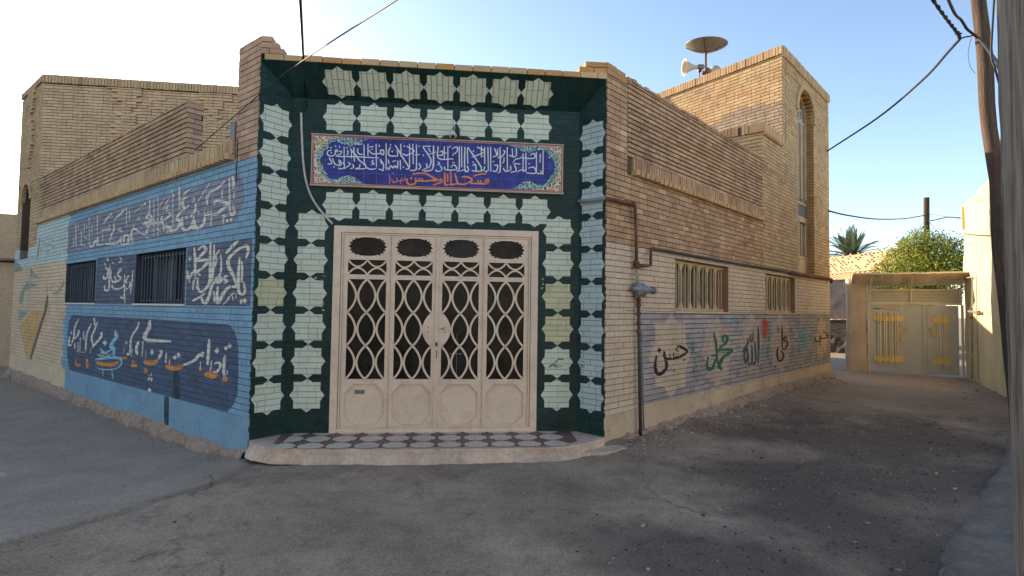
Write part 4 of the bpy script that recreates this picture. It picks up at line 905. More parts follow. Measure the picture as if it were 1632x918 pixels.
for i in range(n-1):
    for k in range(5): fs.append((i*6+k, i*6+k+1, (i+1)*6+k+1, (i+1)*6+k))
stp.mesh(vs, fs, 'step')
stp.prism(FZ, top_e+[(1.78, 6.75), (-2.24, 6.75)], .06, .12, 'step')
rough_pts = [(1.40, 6.04), (1.72, 6.08), (1.98, 6.26), (1.92, 6.44), (1.75, 6.42)]
stp.prism(FZ, jag(rough_pts, .02, .06), -.02, .035, 'step')
step = stp.build('doorstep', mosque)
tl = MB()
inside = lambda x, y: (6.0-.08*(abs(x+.1) < 1.3)) <= y
def clipy(p, y0, y1, x0, x1): return cliprect(p, x0, x1, y0, y1)
def tpoly(p, m, z):
    # clip to the tread: outside edge is the smooth line ed
    p = cliprect(p, -1.85, 1.38, 5.985, 6.715)
    if len(p) < 3: return
    tri = tessellate_polygon([[Vector((a, b, 0)) for a, b in p]])
    for t in tri: tl.poly([(p[i][0], p[i][1], z) for i in t], m, np.array([0, 0, 1.]))
tl.poly([(-1.93, 6.25, .1235), (-1.6, 6.03, .1235), (1.2, 6.0, .1235), (1.40, 6.22, .1235), (1.42, 6.7, .1235), (-1.98, 6.7, .1235)], 'ptile', np.array([0, 0, 1.]))
def blob(cx, cy, r=.158):
    P_ = []
    for k in range(48):
        t = 2*pi*k/48; base = 1/(abs(cos(t))**1.15+abs(sin(t))**1.15)**(1/1.15); P_.append((cx+r*base*cos(t)*(1+.085*cos(12*t)), cy+r*1.12*base*sin(t)*(1+.085*cos(12*t))))
    return P_
pt = .2925
for j, y in enumerate((6.095, 6.42, 6.74)):
    for i in range(-7, 6):
        x = -.335+pt*i+(0 if j != 9 else .5)
        if x < -1.95 or x > 1.45: continue
        tpoly(blob(x, y), 'ctile', .1265)
for i in range(-7, 6): tl.box(Frame((0, 0, 0), (1, 0, 0), (0, 0, 1), (0, 1, 0)), -.335+pt*i-.0015, -.335+pt*i+.0015, 6.02, 6.70, .1262, .1273, 'step')
tl.build('floor_tiles', step)

# ---- tiled inscription panel over the door
FP = Frame((0, 6.72-.035, 0), (1, 0, 0), (0, -1, 0))
M['cobalt'] = mat('cobalt_glazed_tile', (.018, .026, .20), rough=.4, var=.22, vscale=3.5, bscale=14, bump=.03, spec=.3)
M['inkwhite'] = mat('white_glaze', (.62, .63, .66), rough=.2, var=.04, bump=0)
M['inkorange'] = mat('orange_glaze', (.72, .20, .06), rough=.2, var=.05, bump=0)
M['seam'] = mat('tile_seam', (.13, .17, .36), rough=.7, bump=0)
M['frame'] = mat('panel_frame_cement', (.42, .34, .26), rough=.9, dirt=.5)
def arabesque(name, cols, sc):
    m = bpy.data.materials.new(name); m.use_nodes = True; N, L = m.node_tree.nodes, m.node_tree.links; b = N['Principled BSDF']; b.inputs['Roughness'].default_value = .2
    tc = N.new('ShaderNodeTexCoord'); no = N.new('ShaderNodeTexNoise'); no.inputs['Scale'].default_value = sc*.6; no.inputs['Detail'].default_value = 1
    wv = N.new('ShaderNodeTexVoronoi'); wv.feature = 'DISTANCE_TO_EDGE'; wv.inputs['Scale'].default_value = sc
    mx = N.new('ShaderNodeMix'); mx.data_type = 'RGBA'; mx.inputs[0].default_value = .12; L.new(tc.outputs['Object'], no.inputs[0]); L.new(tc.outputs['Object'], mx.inputs[6]); L.new(no.outputs['Color'], mx.inputs[7]); L.new(mx.outputs[2], wv.inputs['Vector'])
    cr = N.new('ShaderNodeValToRGB'); cr.color_ramp.interpolation = 'CONSTANT'; e = cr.color_ramp.elements
    e[0].position = 0; e[0].color = (*cols[0], 1); e[1].position = .12; e[1].color = (*cols[1], 1)
    for p_, c_ in ((.26, cols[2]), (.36, cols[3])): q = e.new(p_); q.color = (*c_, 1)
    L.new(wv.outputs[0], cr.inputs[0]); L.new(cr.outputs[0], b.inputs['Base Color']); return m
M['arab'] = arabesque('arabesque_border_tile', [(.62, .50, .33), (.05, .035, .03), (.60, .45, .26), (.5, .16, .05)], 20)
M['arabt'] = arabesque('turquoise_cloud_tile', [(.05, .09, .09), (.30, .46, .44), (.42, .52, .46), (.58, .42, .25)], 30)
pn = MB(); a0, a1, z0, z1 = -1.722, 1.278, 3.055, 3.645
pn.box(FP, a0, a1, z0, z1, -.03, .0, 'cobalt')
pn.box(FP, a0-.02, a1+.02, z0-.022, z0-.001, -.035, .016, 'frame'); pn.box(FP, a0-.02, a1+.02, z1+.001, z1+.014, -.035, .006, 'frame')
for x in (a0-.014, a1+.001): pn.box(FP, x, x+.013, z0, z1, -.035, .004, 'frame')
panel = pn.build('inscription_panel', mosque, label='long blue tile panel with white and orange calligraphy over the door')
pc = MB()
pA = (490, 210, 7.771); pB = (690, 210, 7.771)
def pp_(pts, c): return [FP.px(c[0]+x/c[2], c[1]+y/c[2]) for x, y in pts]
def inner(p): return [(min(max(a, a0+.012), a1-.012), min(max(z, z0+.012), z1-.012)) for a, z in p]
cl = inner(pp_([(80, 45), (760, 90), (700, 110), (640, 150), (600, 170), (520, 190), (480, 165), (430, 150), (400, 130), (330, 120), (280, 140), (262, 180), (250, 215), (205, 232), (190, 290), (150, 340), (190, 400), (205, 460), (235, 500), (250, 560), (300, 592), (360, 585), (420, 555), (520, 540), (600, 568), (640, 610), (690, 640), (760, 658), (80, 645)], pA))
cr_ = inner(pp_([(1600, 170), (930, 165), (1000, 185), (1050, 192), (1075, 225), (1110, 245), (1200, 262), (1250, 240), (1290, 230), (1370, 226), (1420, 260), (1440, 295), (1490, 340), (1500, 380), (1520, 440), (1500, 480), (1490, 520), (1440, 570), (1430, 600), (1380, 660), (1300, 655), (1200, 612), (1120, 620), (1060, 660), (1000, 700), (940, 705), (1600, 735)], pB))
def tess(mb, F, p, o, m):
    for t in tessellate_polygon([[Vector((a, z, 0)) for a, z in p]]): mb.poly([F.w(*p[i], o) for i in t], m, F.n)
tess(pc, FP, cl, .0012, 'arabt'); tess(pc, FP, cr_, .0012, 'arabt')
tess(pc, FP, inner(pp_([(80, 45), (400, 65), (300, 85), (230, 130), (190, 190), (130, 250), (110, 340), (130, 430), (190, 540), (240, 600), (330, 650), (80, 645)], pA)), .002, 'arab')
tess(pc, FP, inner(pp_([(1600, 170), (1250, 165), (1400, 190), (1500, 250), (1545, 330), (1560, 440), (1540, 540), (1480, 620), (1400, 690), (1250, 715), (1600, 740)], pB)), .002, 'arab')
for z in (z0+.012, z1-.012): pc.box(FP, a0+.004, a1-.004, z-.004, z+.004, .001, .003, 'inkorange')
for x in (a0+.010, a1-.010): pc.box(FP, x-.004, x+.004, z0+.017, z1-.017, .001, .0032, 'inkorange')
pc.build('border', panel)
sm = MB()
for i in range(1, 20): x = a0+(a1-a0)*i/20; sm.box(FP, x-.0012, x+.0012, z0+.02, z1-.02, 0, .0007, 'seam')
for i in range(1, 4): z = z0+(z1-z0)*i/4; sm.box(FP, a0+.02, a1-.02, z-.0012, z+.0012, 0, .0008, 'seam')
sm.build('tile_seams', panel)
WA = [[(300, 230), (255, 240), (252, 285), (300, 302), (342, 280), (345, 220)], [(345, 222), (370, 250), (365, 215)], [(400, 188)], [(350, 178)], [(290, 198)], [(298, 262)], [(390, 240), (422, 245), (412, 275), (375, 290), (370, 305), (600, 310), (885, 325)], [(455, 185), (455, 400)], [(490, 230), (505, 250), (490, 292)], [(490, 200)],
      [(530, 210), (600, 290), (640, 350), (705, 402)], [(700, 160), (705, 420)], [(575, 190), (582, 370)], [(545, 220), (545, 330)], [(750, 150), (750, 300)], [(850, 150), (855, 440)], [(975, 145), (975, 475)], [(890, 160), (892, 190)], [(765, 188), (822, 183)], [(760, 230), (800, 270), (850, 275), (900, 270), (942, 285), (940, 230), (905, 230), (912, 265)],
      [(630, 205), (620, 240), (640, 275), (690, 280)], [(620, 160), (685, 150)], [(250, 400), (302, 392), (270, 320)], [(310, 330), (342, 400), (400, 410), (390, 350), (422, 390), (400, 430)], [(380, 450), (422, 460), (462, 430), (440, 380)], [(450, 462), (500, 430), (530, 400), (500, 380)], [(530, 460), (572, 440), (560, 400)], [(590, 460), (642, 440), (650, 400)],
      [(600, 462), (722, 450), (702, 380)], [(720, 440), (782, 465), (852, 455)], [(790, 405), (825, 400), (800, 370), (820, 350)], [(880, 462), (932, 470), (942, 410), (900, 340), (918, 400)], [(330, 435)], [(935, 482)], [(990, 440), (1010, 470), (1032, 420), (1062, 450), (1082, 420), (1112, 450), (1122, 360)], [(1000, 345), (1010, 400)], [(1150, 350), (1152, 470)], [(1050, 370), (1100, 355)],
      [(1085, 165), (1140, 250), (1200, 350), (1260, 452), (1215, 462)], [(1155, 150), (1160, 310)], [(1125, 300), (1060, 302), (1010, 290), (1005, 240), (1030, 190)], [(1110, 230), (1122, 290)], [(1030, 165)], [(1050, 245)], [(1265, 150), (1265, 440)], [(1305, 150), (1310, 400)], [(1350, 160), (1352, 470)], [(1180, 270), (1232, 290), (1322, 240), (1230, 180)], [(1330, 290), (1392, 280)], [(1385, 180)],
      [(1430, 180), (1532, 180)], [(1430, 188), (1530, 350), (1500, 452)], [(1270, 480), (1342, 470), (1352, 380)], [(1370, 470), (1402, 440), (1380, 390)], [(1420, 480), (1482, 440), (1470, 390)], [(1560, 170), (1555, 440), (1500, 482), (1440, 487)], [(1500, 280), (1592, 250)], [(1500, 200), (1520, 250)], [(1230, 295)], [(1200, 180)], [(1435, 290)], [(560, 250)], [(800, 215)], [(1190, 440)]]
WB = [[(10, 180), (10, 430)], [(65, 180), (70, 330), (252, 337)], [(140, 180), (140, 330)], [(185, 180), (185, 462)], [(325, 180), (325, 452), (292, 490)], [(355, 180), (357, 440)], [(395, 190), (395, 470), (442, 490)], [(425, 200), (432, 400)], [(430, 190), (520, 320), (592, 430), (602, 480)], [(545, 190), (642, 240), (552, 290), (480, 312)], [(600, 180), (600, 320)],
      [(640, 190), (642, 402)], [(680, 190), (686, 480)], [(715, 190), (717, 495)], [(760, 205), (790, 290), (740, 312)], [(800, 210), (802, 300)], [(830, 190), (832, 470), (802, 512)], [(870, 230), (892, 250), (852, 310), (800, 322)], [(880, 320), (880, 372)], [(920, 190), (922, 482)], [(945, 290), (1000, 312), (1032, 290), (1032, 200)], [(980, 210), (987, 300)],
      [(1150, 260), (1152, 500)], [(1115, 270), (1117, 500)], [(1082, 330), (1022, 342), (990, 392)], [(1080, 320), (1200, 332), (1262, 320), (1250, 270), (1200, 290)], [(1280, 250), (1282, 500)], [(1365, 235), (1362, 532)], [(1330, 270), (1326, 382)], [(1310, 215)], [(1440, 320)], [(60, 370), (82, 400), (55, 412)], [(30, 470), (60, 492), (112, 470), (90, 420)], [(140, 430), (162, 472), (292, 465), (262, 410), (220, 442)],
      [(330, 490), (392, 470)], [(420, 420), (442, 470), (410, 492)], [(480, 480), (532, 482), (522, 400), (490, 422)], [(530, 492), (622, 480), (642, 430)], [(640, 492), (690, 480)], [(740, 480), (782, 492), (802, 420), (760, 412)], [(870, 450), (902, 492), (962, 470), (960, 420)], [(960, 505), (1032, 480), (1010, 400), (1082, 402)], [(1040, 500), (1102, 470), (1152, 492)], [(1160, 512), (1272, 512), (1250, 440), (1180, 452)],
      [(1280, 512), (1342, 520), (1332, 480)], [(235, 210), (292, 190), (302, 240), (240, 292)], [(85, 250), (122, 240), (112, 290), (60, 292)], [(210, 185)], [(160, 265)], [(495, 375)], [(750, 370)], [(990, 380), (1010, 370)], [(1180, 400), (1200, 395)], [(620, 300)], [(500, 240)], [(240, 385), (270, 380)], [(870, 380)], [(660, 500)]]
lt2 = MB()
def pens(c, lst, wdt, m, o):
    for i, s_ in enumerate(lst):
        for q in stroke_quads(s_, wdt if len(s_) > 1 else wdt*1.35, .8): 
            pq = pp_(q, c)
            if abs(area(pq)) > 1e-8: lt2.poly([FP.w(*p, o+.00012*(i % 9)) for p in pq], m, FP.n)
pens(pA, WA, 15, 'inkwhite', .0022); pens(pB, WB, 15, 'inkwhite', .0022)
OB = [[(660, 525), (600, 523), (500, 550)], [(670, 640), (648, 605), (682, 590), (672, 640), (600, 645), (560, 642), (460, 640)], [(592, 600), (592, 640)], [(560, 600), (560, 640)], [(460, 637), (482, 592), (420, 560), (358, 562)], [(482, 600), (420, 642), (370, 652), (300, 645), (240, 657), (200, 652)], [(272, 520), (290, 590), (310, 645)], [(218, 490), (225, 655)], [(145, 500), (150, 652), (192, 655)], [(182, 520), (182, 620)], [(110, 620), (80, 600), (100, 588), (112, 620), (60, 642), (0, 662)], [(0, 572), (62, 600), (0, 612)]]
OA = [[(1300, 525), (1400, 515), (1482, 525), (1560, 572), (1602, 592), (1540, 602), (1480, 612), (1350, 612), (1335, 642), (1270, 655), (1230, 622), (1240, 580)], [(1385, 570), (1385, 612)], [(1420, 575), (1420, 612)], [(1342, 570), (1342, 622)], [(1285, 575)]]
OS = [[(1225, 580), (1200, 600), (1130, 612), (1100, 622), (1050, 632)], [(1165, 570), (1150, 642)], [(1110, 570), (1112, 622)], [(1020, 540), (1020, 652)], [(1040, 590), (1082, 632)], [(1050, 515), (1072, 520)], [(1200, 565), (1215, 585)]]
pens(pB, OB, 22, 'inkorange', .004); pens(pA, OA, 22, 'inkorange', .004); pens(pA, OS, 12, 'inkorange', .004)
lt2.build('lettering', panel)

# ================================================================ things fixed to or standing on the mosque
def wirething(name, pts, r, m, label, cat, group=None, sm=True, seg=6):
    mb = MB(); P_ = [np.asarray(p, float) for p in pts]
    if sm and len(P_) > 2:
        Q_ = [2*P_[0]-P_[1]]+P_+[2*P_[-1]-P_[-2]]; out = []
        for i in range(1, len(Q_)-2):
            for k in range(6):
                t = k/6; out.append(.5*((2*Q_[i])+(-Q_[i-1]+Q_[i+1])*t+(2*Q_[i-1]-5*Q_[i]+4*Q_[i+1]-Q_[i+2])*t*t+(-Q_[i-1]+3*Q_[i]-3*Q_[i+1]+Q_[i+2])*t**3))
        P_ = out+[P_[-1]] if 0 else out+[Q_[-2]]
    mb.tube(P_, r, m, seg); return tag(mb.build(name, None, smooth=True), label, cat, group)
ffp = lambda u, v, o: FF.w(*FF.px(u, v, o), o)
frp = lambda u, v, o=.04: FR.w(*FR.px(u, v, o), o)
flp = lambda u, v, o=.04: FL.w(*FL.px(u, v, o), o)
wirething('power_cable', [atd(474, -60, 3.6), atd(478, 0, 4.2), atd(483, 90, 5.8), ffp(486.5, 150, .06), ffp(487, 165, .03), ffp(483, 176, .02)], .013, 'wire', 'thick black cable dropping from the sky to the top of the green portal', 'cable')
wirething('conduit', [ffp(480, 180, .012), ffp(481, 215, .012), ffp(484, 265, .012), ffp(491, 300, .012), ffp(505, 328, .012), ffp(530, 357, .012)], .014, 'conduit', 'pale grey conduit bending down the green wall beside the tile panel', 'conduit')
wirething('thin_wire', [atd(660, -20, 3.2), atd(632, 0, 3.5), atd(500, 85, 5.4), atd(430, 137, 6.5), flp(312, 238, .06)], .006, 'wire', 'thin black wire from the sky down to the end of the left parapet', 'wire')
wirething('wall_wire', [flp(379, 222, .03), flp(378, 250, .03), flp(376, 290, .02)], .006, 'wire', 'short black wire hanging down the blue painted wall under the junction box', 'wire')
jb = MB(); a, z = FL.px(371, 209); jb.box(FL, a-.07, a+.07, z-.13, z+.11, -.12, .0, 'tag'); jb.box(FL, a-.06, a+.06, z-.12, z+.10, .001, .006, 'tag')
jb.box(FL, a-.01, a+.01, z-.18, z-.13, -.05, -.03, 'darkpipe')
t = thing('junction_box', 'small grey box standing above the blue wall beside the brick pier', 'electrical box', FL.w(a, z-.15)); jb.build('box', t)
bl_ = thing('lamp_socket', 'small white lamp socket hanging over the blue tile panel', 'lamp', ffp(722, 214, .1))
b1 = MB(); c = ffp(722, 214, .09); b1.lathe(c, (0, -.5, -.8), [(-.05, .0), (-.05, .022), (-.01, .03), (.02, .045), (.03, .045), (.032, .02), (.032, 0)], 'star', 18); b1.build('socket', bl_, smooth=True)
b1 = MB(); b1.tube([ffp(723, 196, .01), ffp(725, 203, .05), c+np.array([0, .02, .04])], .005, 'conduit', 6); b1.build('bracket', bl_)
b1 = MB(); b1.lathe(c+np.array([0, -.02, -.03]), (0, -.5, -.8), [(0, .018), (.012, .02), (.02, .0)], 'dark', 12); b1.build('bulb_hole', bl_)
# gas pipe
gp = thing('gas_pipe', 'rusty and grey gas pipe climbing the cream wall beside the portal', 'pipe', frp(1018, 700, .06))
p1 = MB(); spp = lambda u, v, o=.05: SPR.w(*SPR.px(u, v, o), o)
p1.tube([spp(922, 321, .03), spp(935, 320, .05), spp(962, 316, .06), frp(969, 316.5, .06)], .022, 'greypipe', 10)
p1.build('grey_section', gp, smooth=True)
p1 = MB(); p1.tube([frp(967, 316.5, .06), frp(990, 321, .06), frp(1008, 325, .06)], .024, 'rust', 10); p1.tube([frp(1008, 325, .06), frp(1012, 328, .06), frp(1012.5, 335, .06), frp(1014, 380, .06), frp(1014.5, 420, .06)], .021, 'rust', 10)
for q in ((997, 322.6), (1009, 325.5), (1014.5, 418), (1014.5, 424)): p1.tube([frp(q[0]-1.6, q[1]-(.2 if q[0] < 1005 else 2), .06), frp(q[0]+1.6, q[1]+(.4 if q[0] < 1005 else 2), .06)], .032, 'rust', 10)
p1.tube([frp(1014, 423, .06), frp(1030, 424, .07), frp(1037, 423, .07), frp(1037.5, 400, .07), frp(1040, 396.5, .07), frp(1046, 397, .07)], .02, 'rust', 10)
p1.build('rusty_section', gp, smooth=True)
p1 = MB(); p1.tube([frp(1014.5, 426, .06), frp(1016, 455, .06)], .014, 'greypipe', 8); p1.tube([frp(1017.5, 470, .06), frp(1018.5, 560, .06), frp(1021, 700, .07)], .021, 'darkpipe', 10); p1.tube([frp(1024, 530, .03), frp(1026, 688, .03)], .012, 'greypipe', 8)
for v in (478, 486, 500, 516, 528): p1.tube([frp(1017.8, v-2.5, .06), frp(1018, v+2.5, .06)], .031, 'rust', 10)
p1.build('riser', gp, smooth=True)
p1 = MB(); c = frp(1027, 462, .10); p1.lathe(c-FR.n*.03, FR.n, [(0, .0), (0, .085), (.018, .09), (.03, .075), (.04, .05), (.085, .045), (.09, .02), (.09, 0)], 'steel', 20)
p1.tube([frp(1009, 460, .07), frp(1040, 463, .09)], .035, 'steel', 12); p1.lathe(frp(1040, 463, .09), FR.d, [(0, .02), (0, .05), (.03, .05), (.03, 0)], 'steel', 14); p1.tube([frp(1016.5, 450, .07), frp(1017, 474, .07)], .04, 'steel', 12)
p1.build('regulator', gp, smooth=True)
# cable pair along the wall
wirething('wall_cable', [frp(1040, 397, .06), frp(1060, 399.5, .05), frp(1160, 417.5, .05), frp(1250, 432, .05), frp(1294, 440, .05)], .022, 'darkpipe', 'dark pipe running level along the right wall over the two windows', 'pipe', seg=8)
wirething('drain_pipe', [frp(1262, 435, .06), frp(1295, 440.5, .07), frp(1322, 444.5, .08), frp(1325, 450, .08)], .04, 'rust', 'brown pipe under the tall tower window at the far right corner', 'pipe', seg=8)
# satellite dish on its mast
dc = atd(1125, 79, 14.2); dsh = thing('satellite_dish', 'round dark dish facing the sky on a mast over the right tower', 'satellite dish', dc-np.array([0, 0, .95]))
ax = np.array([.03, -.10, 1.]); ax /= np.linalg.norm(ax); prof = [(.0, .0)]+[(.16*(r/.5)**2, r) for r in (.05, .12, .2, .3, .4, .5)]; up_ = [(h+.008, r) for h, r in prof[::-1]]
d1 = MB(); d1.lathe(dc-ax*.05, ax, prof+[(.168, .508), (.176, .5)]+up_[1:], 'dish', 40); d1.build('dish', dsh, smooth=True)
d1 = MB(); x_ = np.cross(ax, [0, 1, 0.]); x_ /= np.linalg.norm(x_); y_ = np.cross(ax, x_)
for k in range(4):
    t_ = pi/4+pi/2*k+.25; v_ = x_*cos(t_)+y_*sin(t_); d1.tube([dc-ax*.06+v_*.02, dc-ax*.05+v_*.25+ax*.03, dc-ax*.055+v_*.48+ax*.14], .008, 'darkpipe', 5)
d1.build('rib', dsh)
d1 = MB(); d1.tube([dc-ax*.05, dc-np.array([0, 0, .62]), dc-np.array([0, 0, 1.0])], .026, 'rust', 10); d1.tube([dc-np.array([.1, 0, .58]), dc-np.array([-.1, 0, .62])], .05, 'rust', 10); d1.build('mast', dsh)
def horn(u, v, dist, ax, L_, R_, label):
    c = atd(u, v, dist); ax = np.array(ax, float); ax /= np.linalg.norm(ax)
    t = thing('loudspeaker', label, 'loudspeaker', c-np.array([0, 0, .35]), 'horn loudspeakers beside the dish')
    h_ = MB(); pr_ = [(L_*k/8, .045+(R_-.045)*(k/8)**1.9) for k in range(9)]; h_.lathe(c, ax, pr_+[(L_+.005, R_+.012), (L_-.004, R_-.006)]+[(h-.002, r-.007) for h, r in pr_[::-1][1:]], 'horn', 28); h_.build('horn', t, smooth=True)
    h_ = MB(); h_.lathe(c-ax*.17, ax, [(0, 0), (0, .05), (.03, .065), (.14, .065), (.17, .045), (.17, 0)], 'dish', 16); h_.build('driver', t, smooth=True)
    h_ = MB(); h_.tube([c-ax*.06-np.array([0, 0, .05]), c-ax*.06-np.array([0, 0, .5])], .014, 'darkpipe', 6); h_.tube([c-ax*.02-np.array([0, 0, .08]), c-ax*.1-np.array([0, 0, .08])], .05, 'darkpipe', 6); h_.build('bracket', t)
horn(1111, 107, 14.0, (-1, .05, -.06), .31, .19, 'ivory horn loudspeaker opening to the left of the dish mast')
horn(1131, 114, 14.5, (.75, .65, .05), .22, .20, 'ivory horn loudspeaker turned away to the right of the dish mast')

# ================================================================ right side of the street
G0 = onz(1385, 592); G1 = onz(1530, 600); FG = mk(G0[:2], G1[:2]); FG.n = FG.n if FG.n @ (CAM-FG.O) > 0 else -FG.n
gx = lambda u, v=540: FG.px(u, v)[0]
gz = lambda v, u=1440: FG.px(u, v)[1]
GL = gx(1534)
M['gatebar'] = mat('pale_yellow_bar', (.85, .68, .34), rough=.5, var=.08)
gate = thing('yard_gate', 'grey metal yard gate with yellow ochre bars under a canopy', 'gate', G0)
g = MB()
zt, zd = 1.93, 2.30
g.box(FG, 0, GL, zt-.04, zt+.03, -.03, .04, 'gatecream'); g.box(FG, 0, GL, zd-.03, zd+.02, -.03, .04, 'gatecream')
for a in (0, gx(1450, 470), GL-.05): g.box(FG, a, a+.05, zt+.031, zd-.031, -.029, .038, 'gatecream')
for k in range(1, 4): z = zt+.03+(zd-zt-.06)*k/4; g.box(FG, .05, GL-.05, z-.01, z+.012, -.01, .02, 'gatecream')
g.box(FG, .051, GL-.051, zt+.02, zd-.02, -.028, -.02, 'gategrey')
for a in (-.02, gx(1434), gx(1470), GL-.02): g.box(FG, a, a+.05, -.05, zt-.041, -.03, .035, 'gatecream' if a in (-.02, GL-.02) else 'gategrey')
g.box(FG, gx(1436), gx(1479), .0, zt-.042, -.02, .012, 'gategrey')
g.build('gate_frame', gate)
for (u0, u1, h0, h1, vb, y0, y1, hd) in ((1386.5, 1446, 1392.7, 1438.7, ((1399, 1404), (1408.5, 1413), (1417.5, 1422.5), (1426.5, 1431.5)), 498, 580, ((1443, 522), (1434, 541))), (1478, 1528, 1487.5, 1515, ((1493, 1498), (1504, 1509)), 501, 585, ((1482, 523), (1490.5, 537.5)))):
    g = MB(); g.box(FG, gx(u0), gx(u1), .03, zt-.06, -.02, .022, 'gategrey')
    for a, b in ((gx(u0), gx(u0)+.035), (gx(u1)-.035, gx(u1))): g.box(FG, a, b, .028, zt-.058, -.019, .03, 'gategrey')
    g.box(FG, gx(u0)+.036, gx(u1)-.036, zt-.09, zt-.058, -.019, .03, 'gategrey')
    lf = g.build('gate_leaf', gate); um = (u0+u1)/2
    g = MB()
    for v0, v1 in ((gz(y0+5.5, um), gz(y0+14, um)), (gz(y1-13, um), gz(y1-4, um))):
        g = MB(); g.box(FG, gx(h0), gx(h1), v1, v0, .023, .05, 'gateyellow'); g.build('crossbar', lf)
    g = MB()
    for p_, q_ in vb:
        za_, zb_ = gz(y1, um), gz(y0, um); pA_, pB_ = gx(p_), gx(q_)
        g.box(FG, pA_, pA_+.02, za_, zb_, .051, .075, 'gatebar'); g.box(FG, pB_-.022, pB_, za_, zb_, .051, .075, 'gatebar'); g.box(FG, pA_+.021, pB_-.021, za_, za_+.02, .051, .074, 'gatecream'); g.box(FG, pA_+.021, pB_-.021, zb_-.02, zb_, .051, .074, 'gatecream')
    g.build('bars', lf)
    g = MB(); A_, B_ = FG.px(*hd[0]), FG.px(*hd[1]); g.tube([FG.w(*A_, .03), FG.w(*A_, .09), FG.w(*B_, .09), FG.w(*B_, .03)], .016, 'gateyellow', 8); g.build('handle', lf)
    if u0 < 1400:
        g = MB(); g.box(FG, gx(1392), gx(1405), gz(493), gz(491), .031, .036, 'tag'); g.build('nameplate', lf)
        g = MB(); g.box(FG, gx(1409), gx(1428), gz(493.5), gz(489.5), .031, .038, 'ochre'); g.build('nameplate', lf)
g = MB()
cv = []; n = 24; R = random.Random(5)
for i in range(n+1):
    a = -.42+(GL+.46)*i/n; sag = R.uniform(-.008, .008)
    back = R.uniform(-.04, .06) if i > 6 else 0
    cv.append((FG.w(a, 2.74+sag, .75), FG.w(a, 2.70+sag, .76), FG.w(a, 2.55+sag+.02*sin(a*9), .3), FG.w(a, 2.43+sag, -.1+back), FG.w(a, 2.46+sag, -.1+back), FG.w(a, 2.60+sag, .3)))
vs = [p for r_ in cv for p in r_]; fs = [(i*6+k, i*6+(k+1) % 6, (i+1)*6+(k+1) % 6, (i+1)*6+k) for i in range(n) for k in range(6)]+[tuple(range(6)), tuple(n*6+k for k in range(6))]
g.mesh(vs, fs, 'canopy'); g.build('canopy', gate)
for a in (.0, gx(1448, 460), GL-.06):
    g = MB(); g.tube([FG.w(a+.03, zd, .01), FG.w(a+.03, 2.66, .5)], .022, 'gatecream', 6); g.build('strut', gate)
# plaster pillar left of the gate
g = MB(); R = random.Random(8); vs = []; rows, n = 16, 28
for i in range(rows+1):
    z = -.1+2.72*i/rows
    for k in range(n):
        t_ = 2*pi*k/n; p = 5; x = .25*math.copysign(abs(cos(t_))**(2/p), cos(t_)); y = .28*math.copysign(abs(sin(t_))**(2/p), sin(t_)); s_ = 1-.05*(z/2.5)+(.06 if z < .3 else 0)
        vs.append(FG.w(-.29+x*s_+.015*sin(z*3+t_)+R.uniform(-.006, .006), z, -.20+y*s_+R.uniform(-.006, .006)))
fs = [(i*n+k, i*n+(k+1) % n, (i+1)*n+(k+1) % n, (i+1)*n+k) for i in range(rows) for k in range(n)]+[tuple(rows*n+k for k in range(n))]
g.mesh(vs, fs, 'plaster_cream'); tag(g.build('gate_pillar', None, smooth=True), 'worn cream plaster pillar at the left of the yard gate', 'pillar')
# tall plaster house on the right
wa, wb = onz(1553, 608), onz(1611, 640); FW = mk(wb[:2], wa[:2]); 
if FW.n @ (CAM-FW.O) < 0: FW.n = -FW.n
Lw = float((wa-wb)@FW.d)
hs = thing('plaster_house', 'pale yellow plastered house behind the leaning wooden pole, lit by the sun', 'house', wa)
def plaster(mb, F, a0, a1, z0, z1, m, depth, st=.18, amp=.012, seed=1):
    R = random.Random(seed); na, nz = max(2, int((a1-a0)/st)), max(2, int((z1-z0)/st)); vs = []
    for i in range(na+1):
        for k in range(nz+1):
            a, z = a0+(a1-a0)*i/na, z0+(z1-z0)*k/nz; vs.append(F.w(a, z+(R.uniform(-.02, .02) if k == nz else 0), amp*(sin(a*2.1+seed)+sin(z*3.3+a))+R.uniform(-amp, amp)*.6))
    fs = [(i*(nz+1)+k, i*(nz+1)+k+1, (i+1)*(nz+1)+k+1, (i+1)*(nz+1)+k) for i in range(na) for k in range(nz)]
    mb.mesh(vs, fs, m); mb.box(F, a0, a1, z0, z1-.03, -depth, -.05, m)
    for a in (a0, a1): mb.box(F, a-.02 if a == a1 else a, a if a == a1 else a+.02, z0, z1-.03, -.051, -.005, m)
    mb.box(F, a0, a1, z1-.05, z1-.02, -.06, -.01, m)
hb = MB(); plaster(hb, FW, .55, Lw+1.15, -.1, 4.56, 'sunwall', 3.5, seed=3); hb.box(FW, Lw+1.0, Lw+1.16, 3.9, 4.5, -.03, .05, 'sunwall'); hb.build('wall', hs)
hb = MB(); plaster(hb, FW, -4.2, .54, -.1, 5.15, 'sunwall', 3.6, seed=4); hb.build('wall', hs)
for a, z in ((2.15, 4.2), (2.9, 3.3)):
    hb = MB(); hb.tube([FW.w(a, z, -.02), FW.w(a, z, .12), FW.w(a-.05, z+.08, .14)], .008, 'darkpipe', 5); hb.build('hook', hs)
gm = thing('gas_meter_pipe', 'thin grey gas riser with small valves on the pale yellow house', 'pipe', FW.w(*FW.px(1551, 605)))
fwp = lambda u, v, o=.06: FW.w(*FW.px(u, v, o), o)
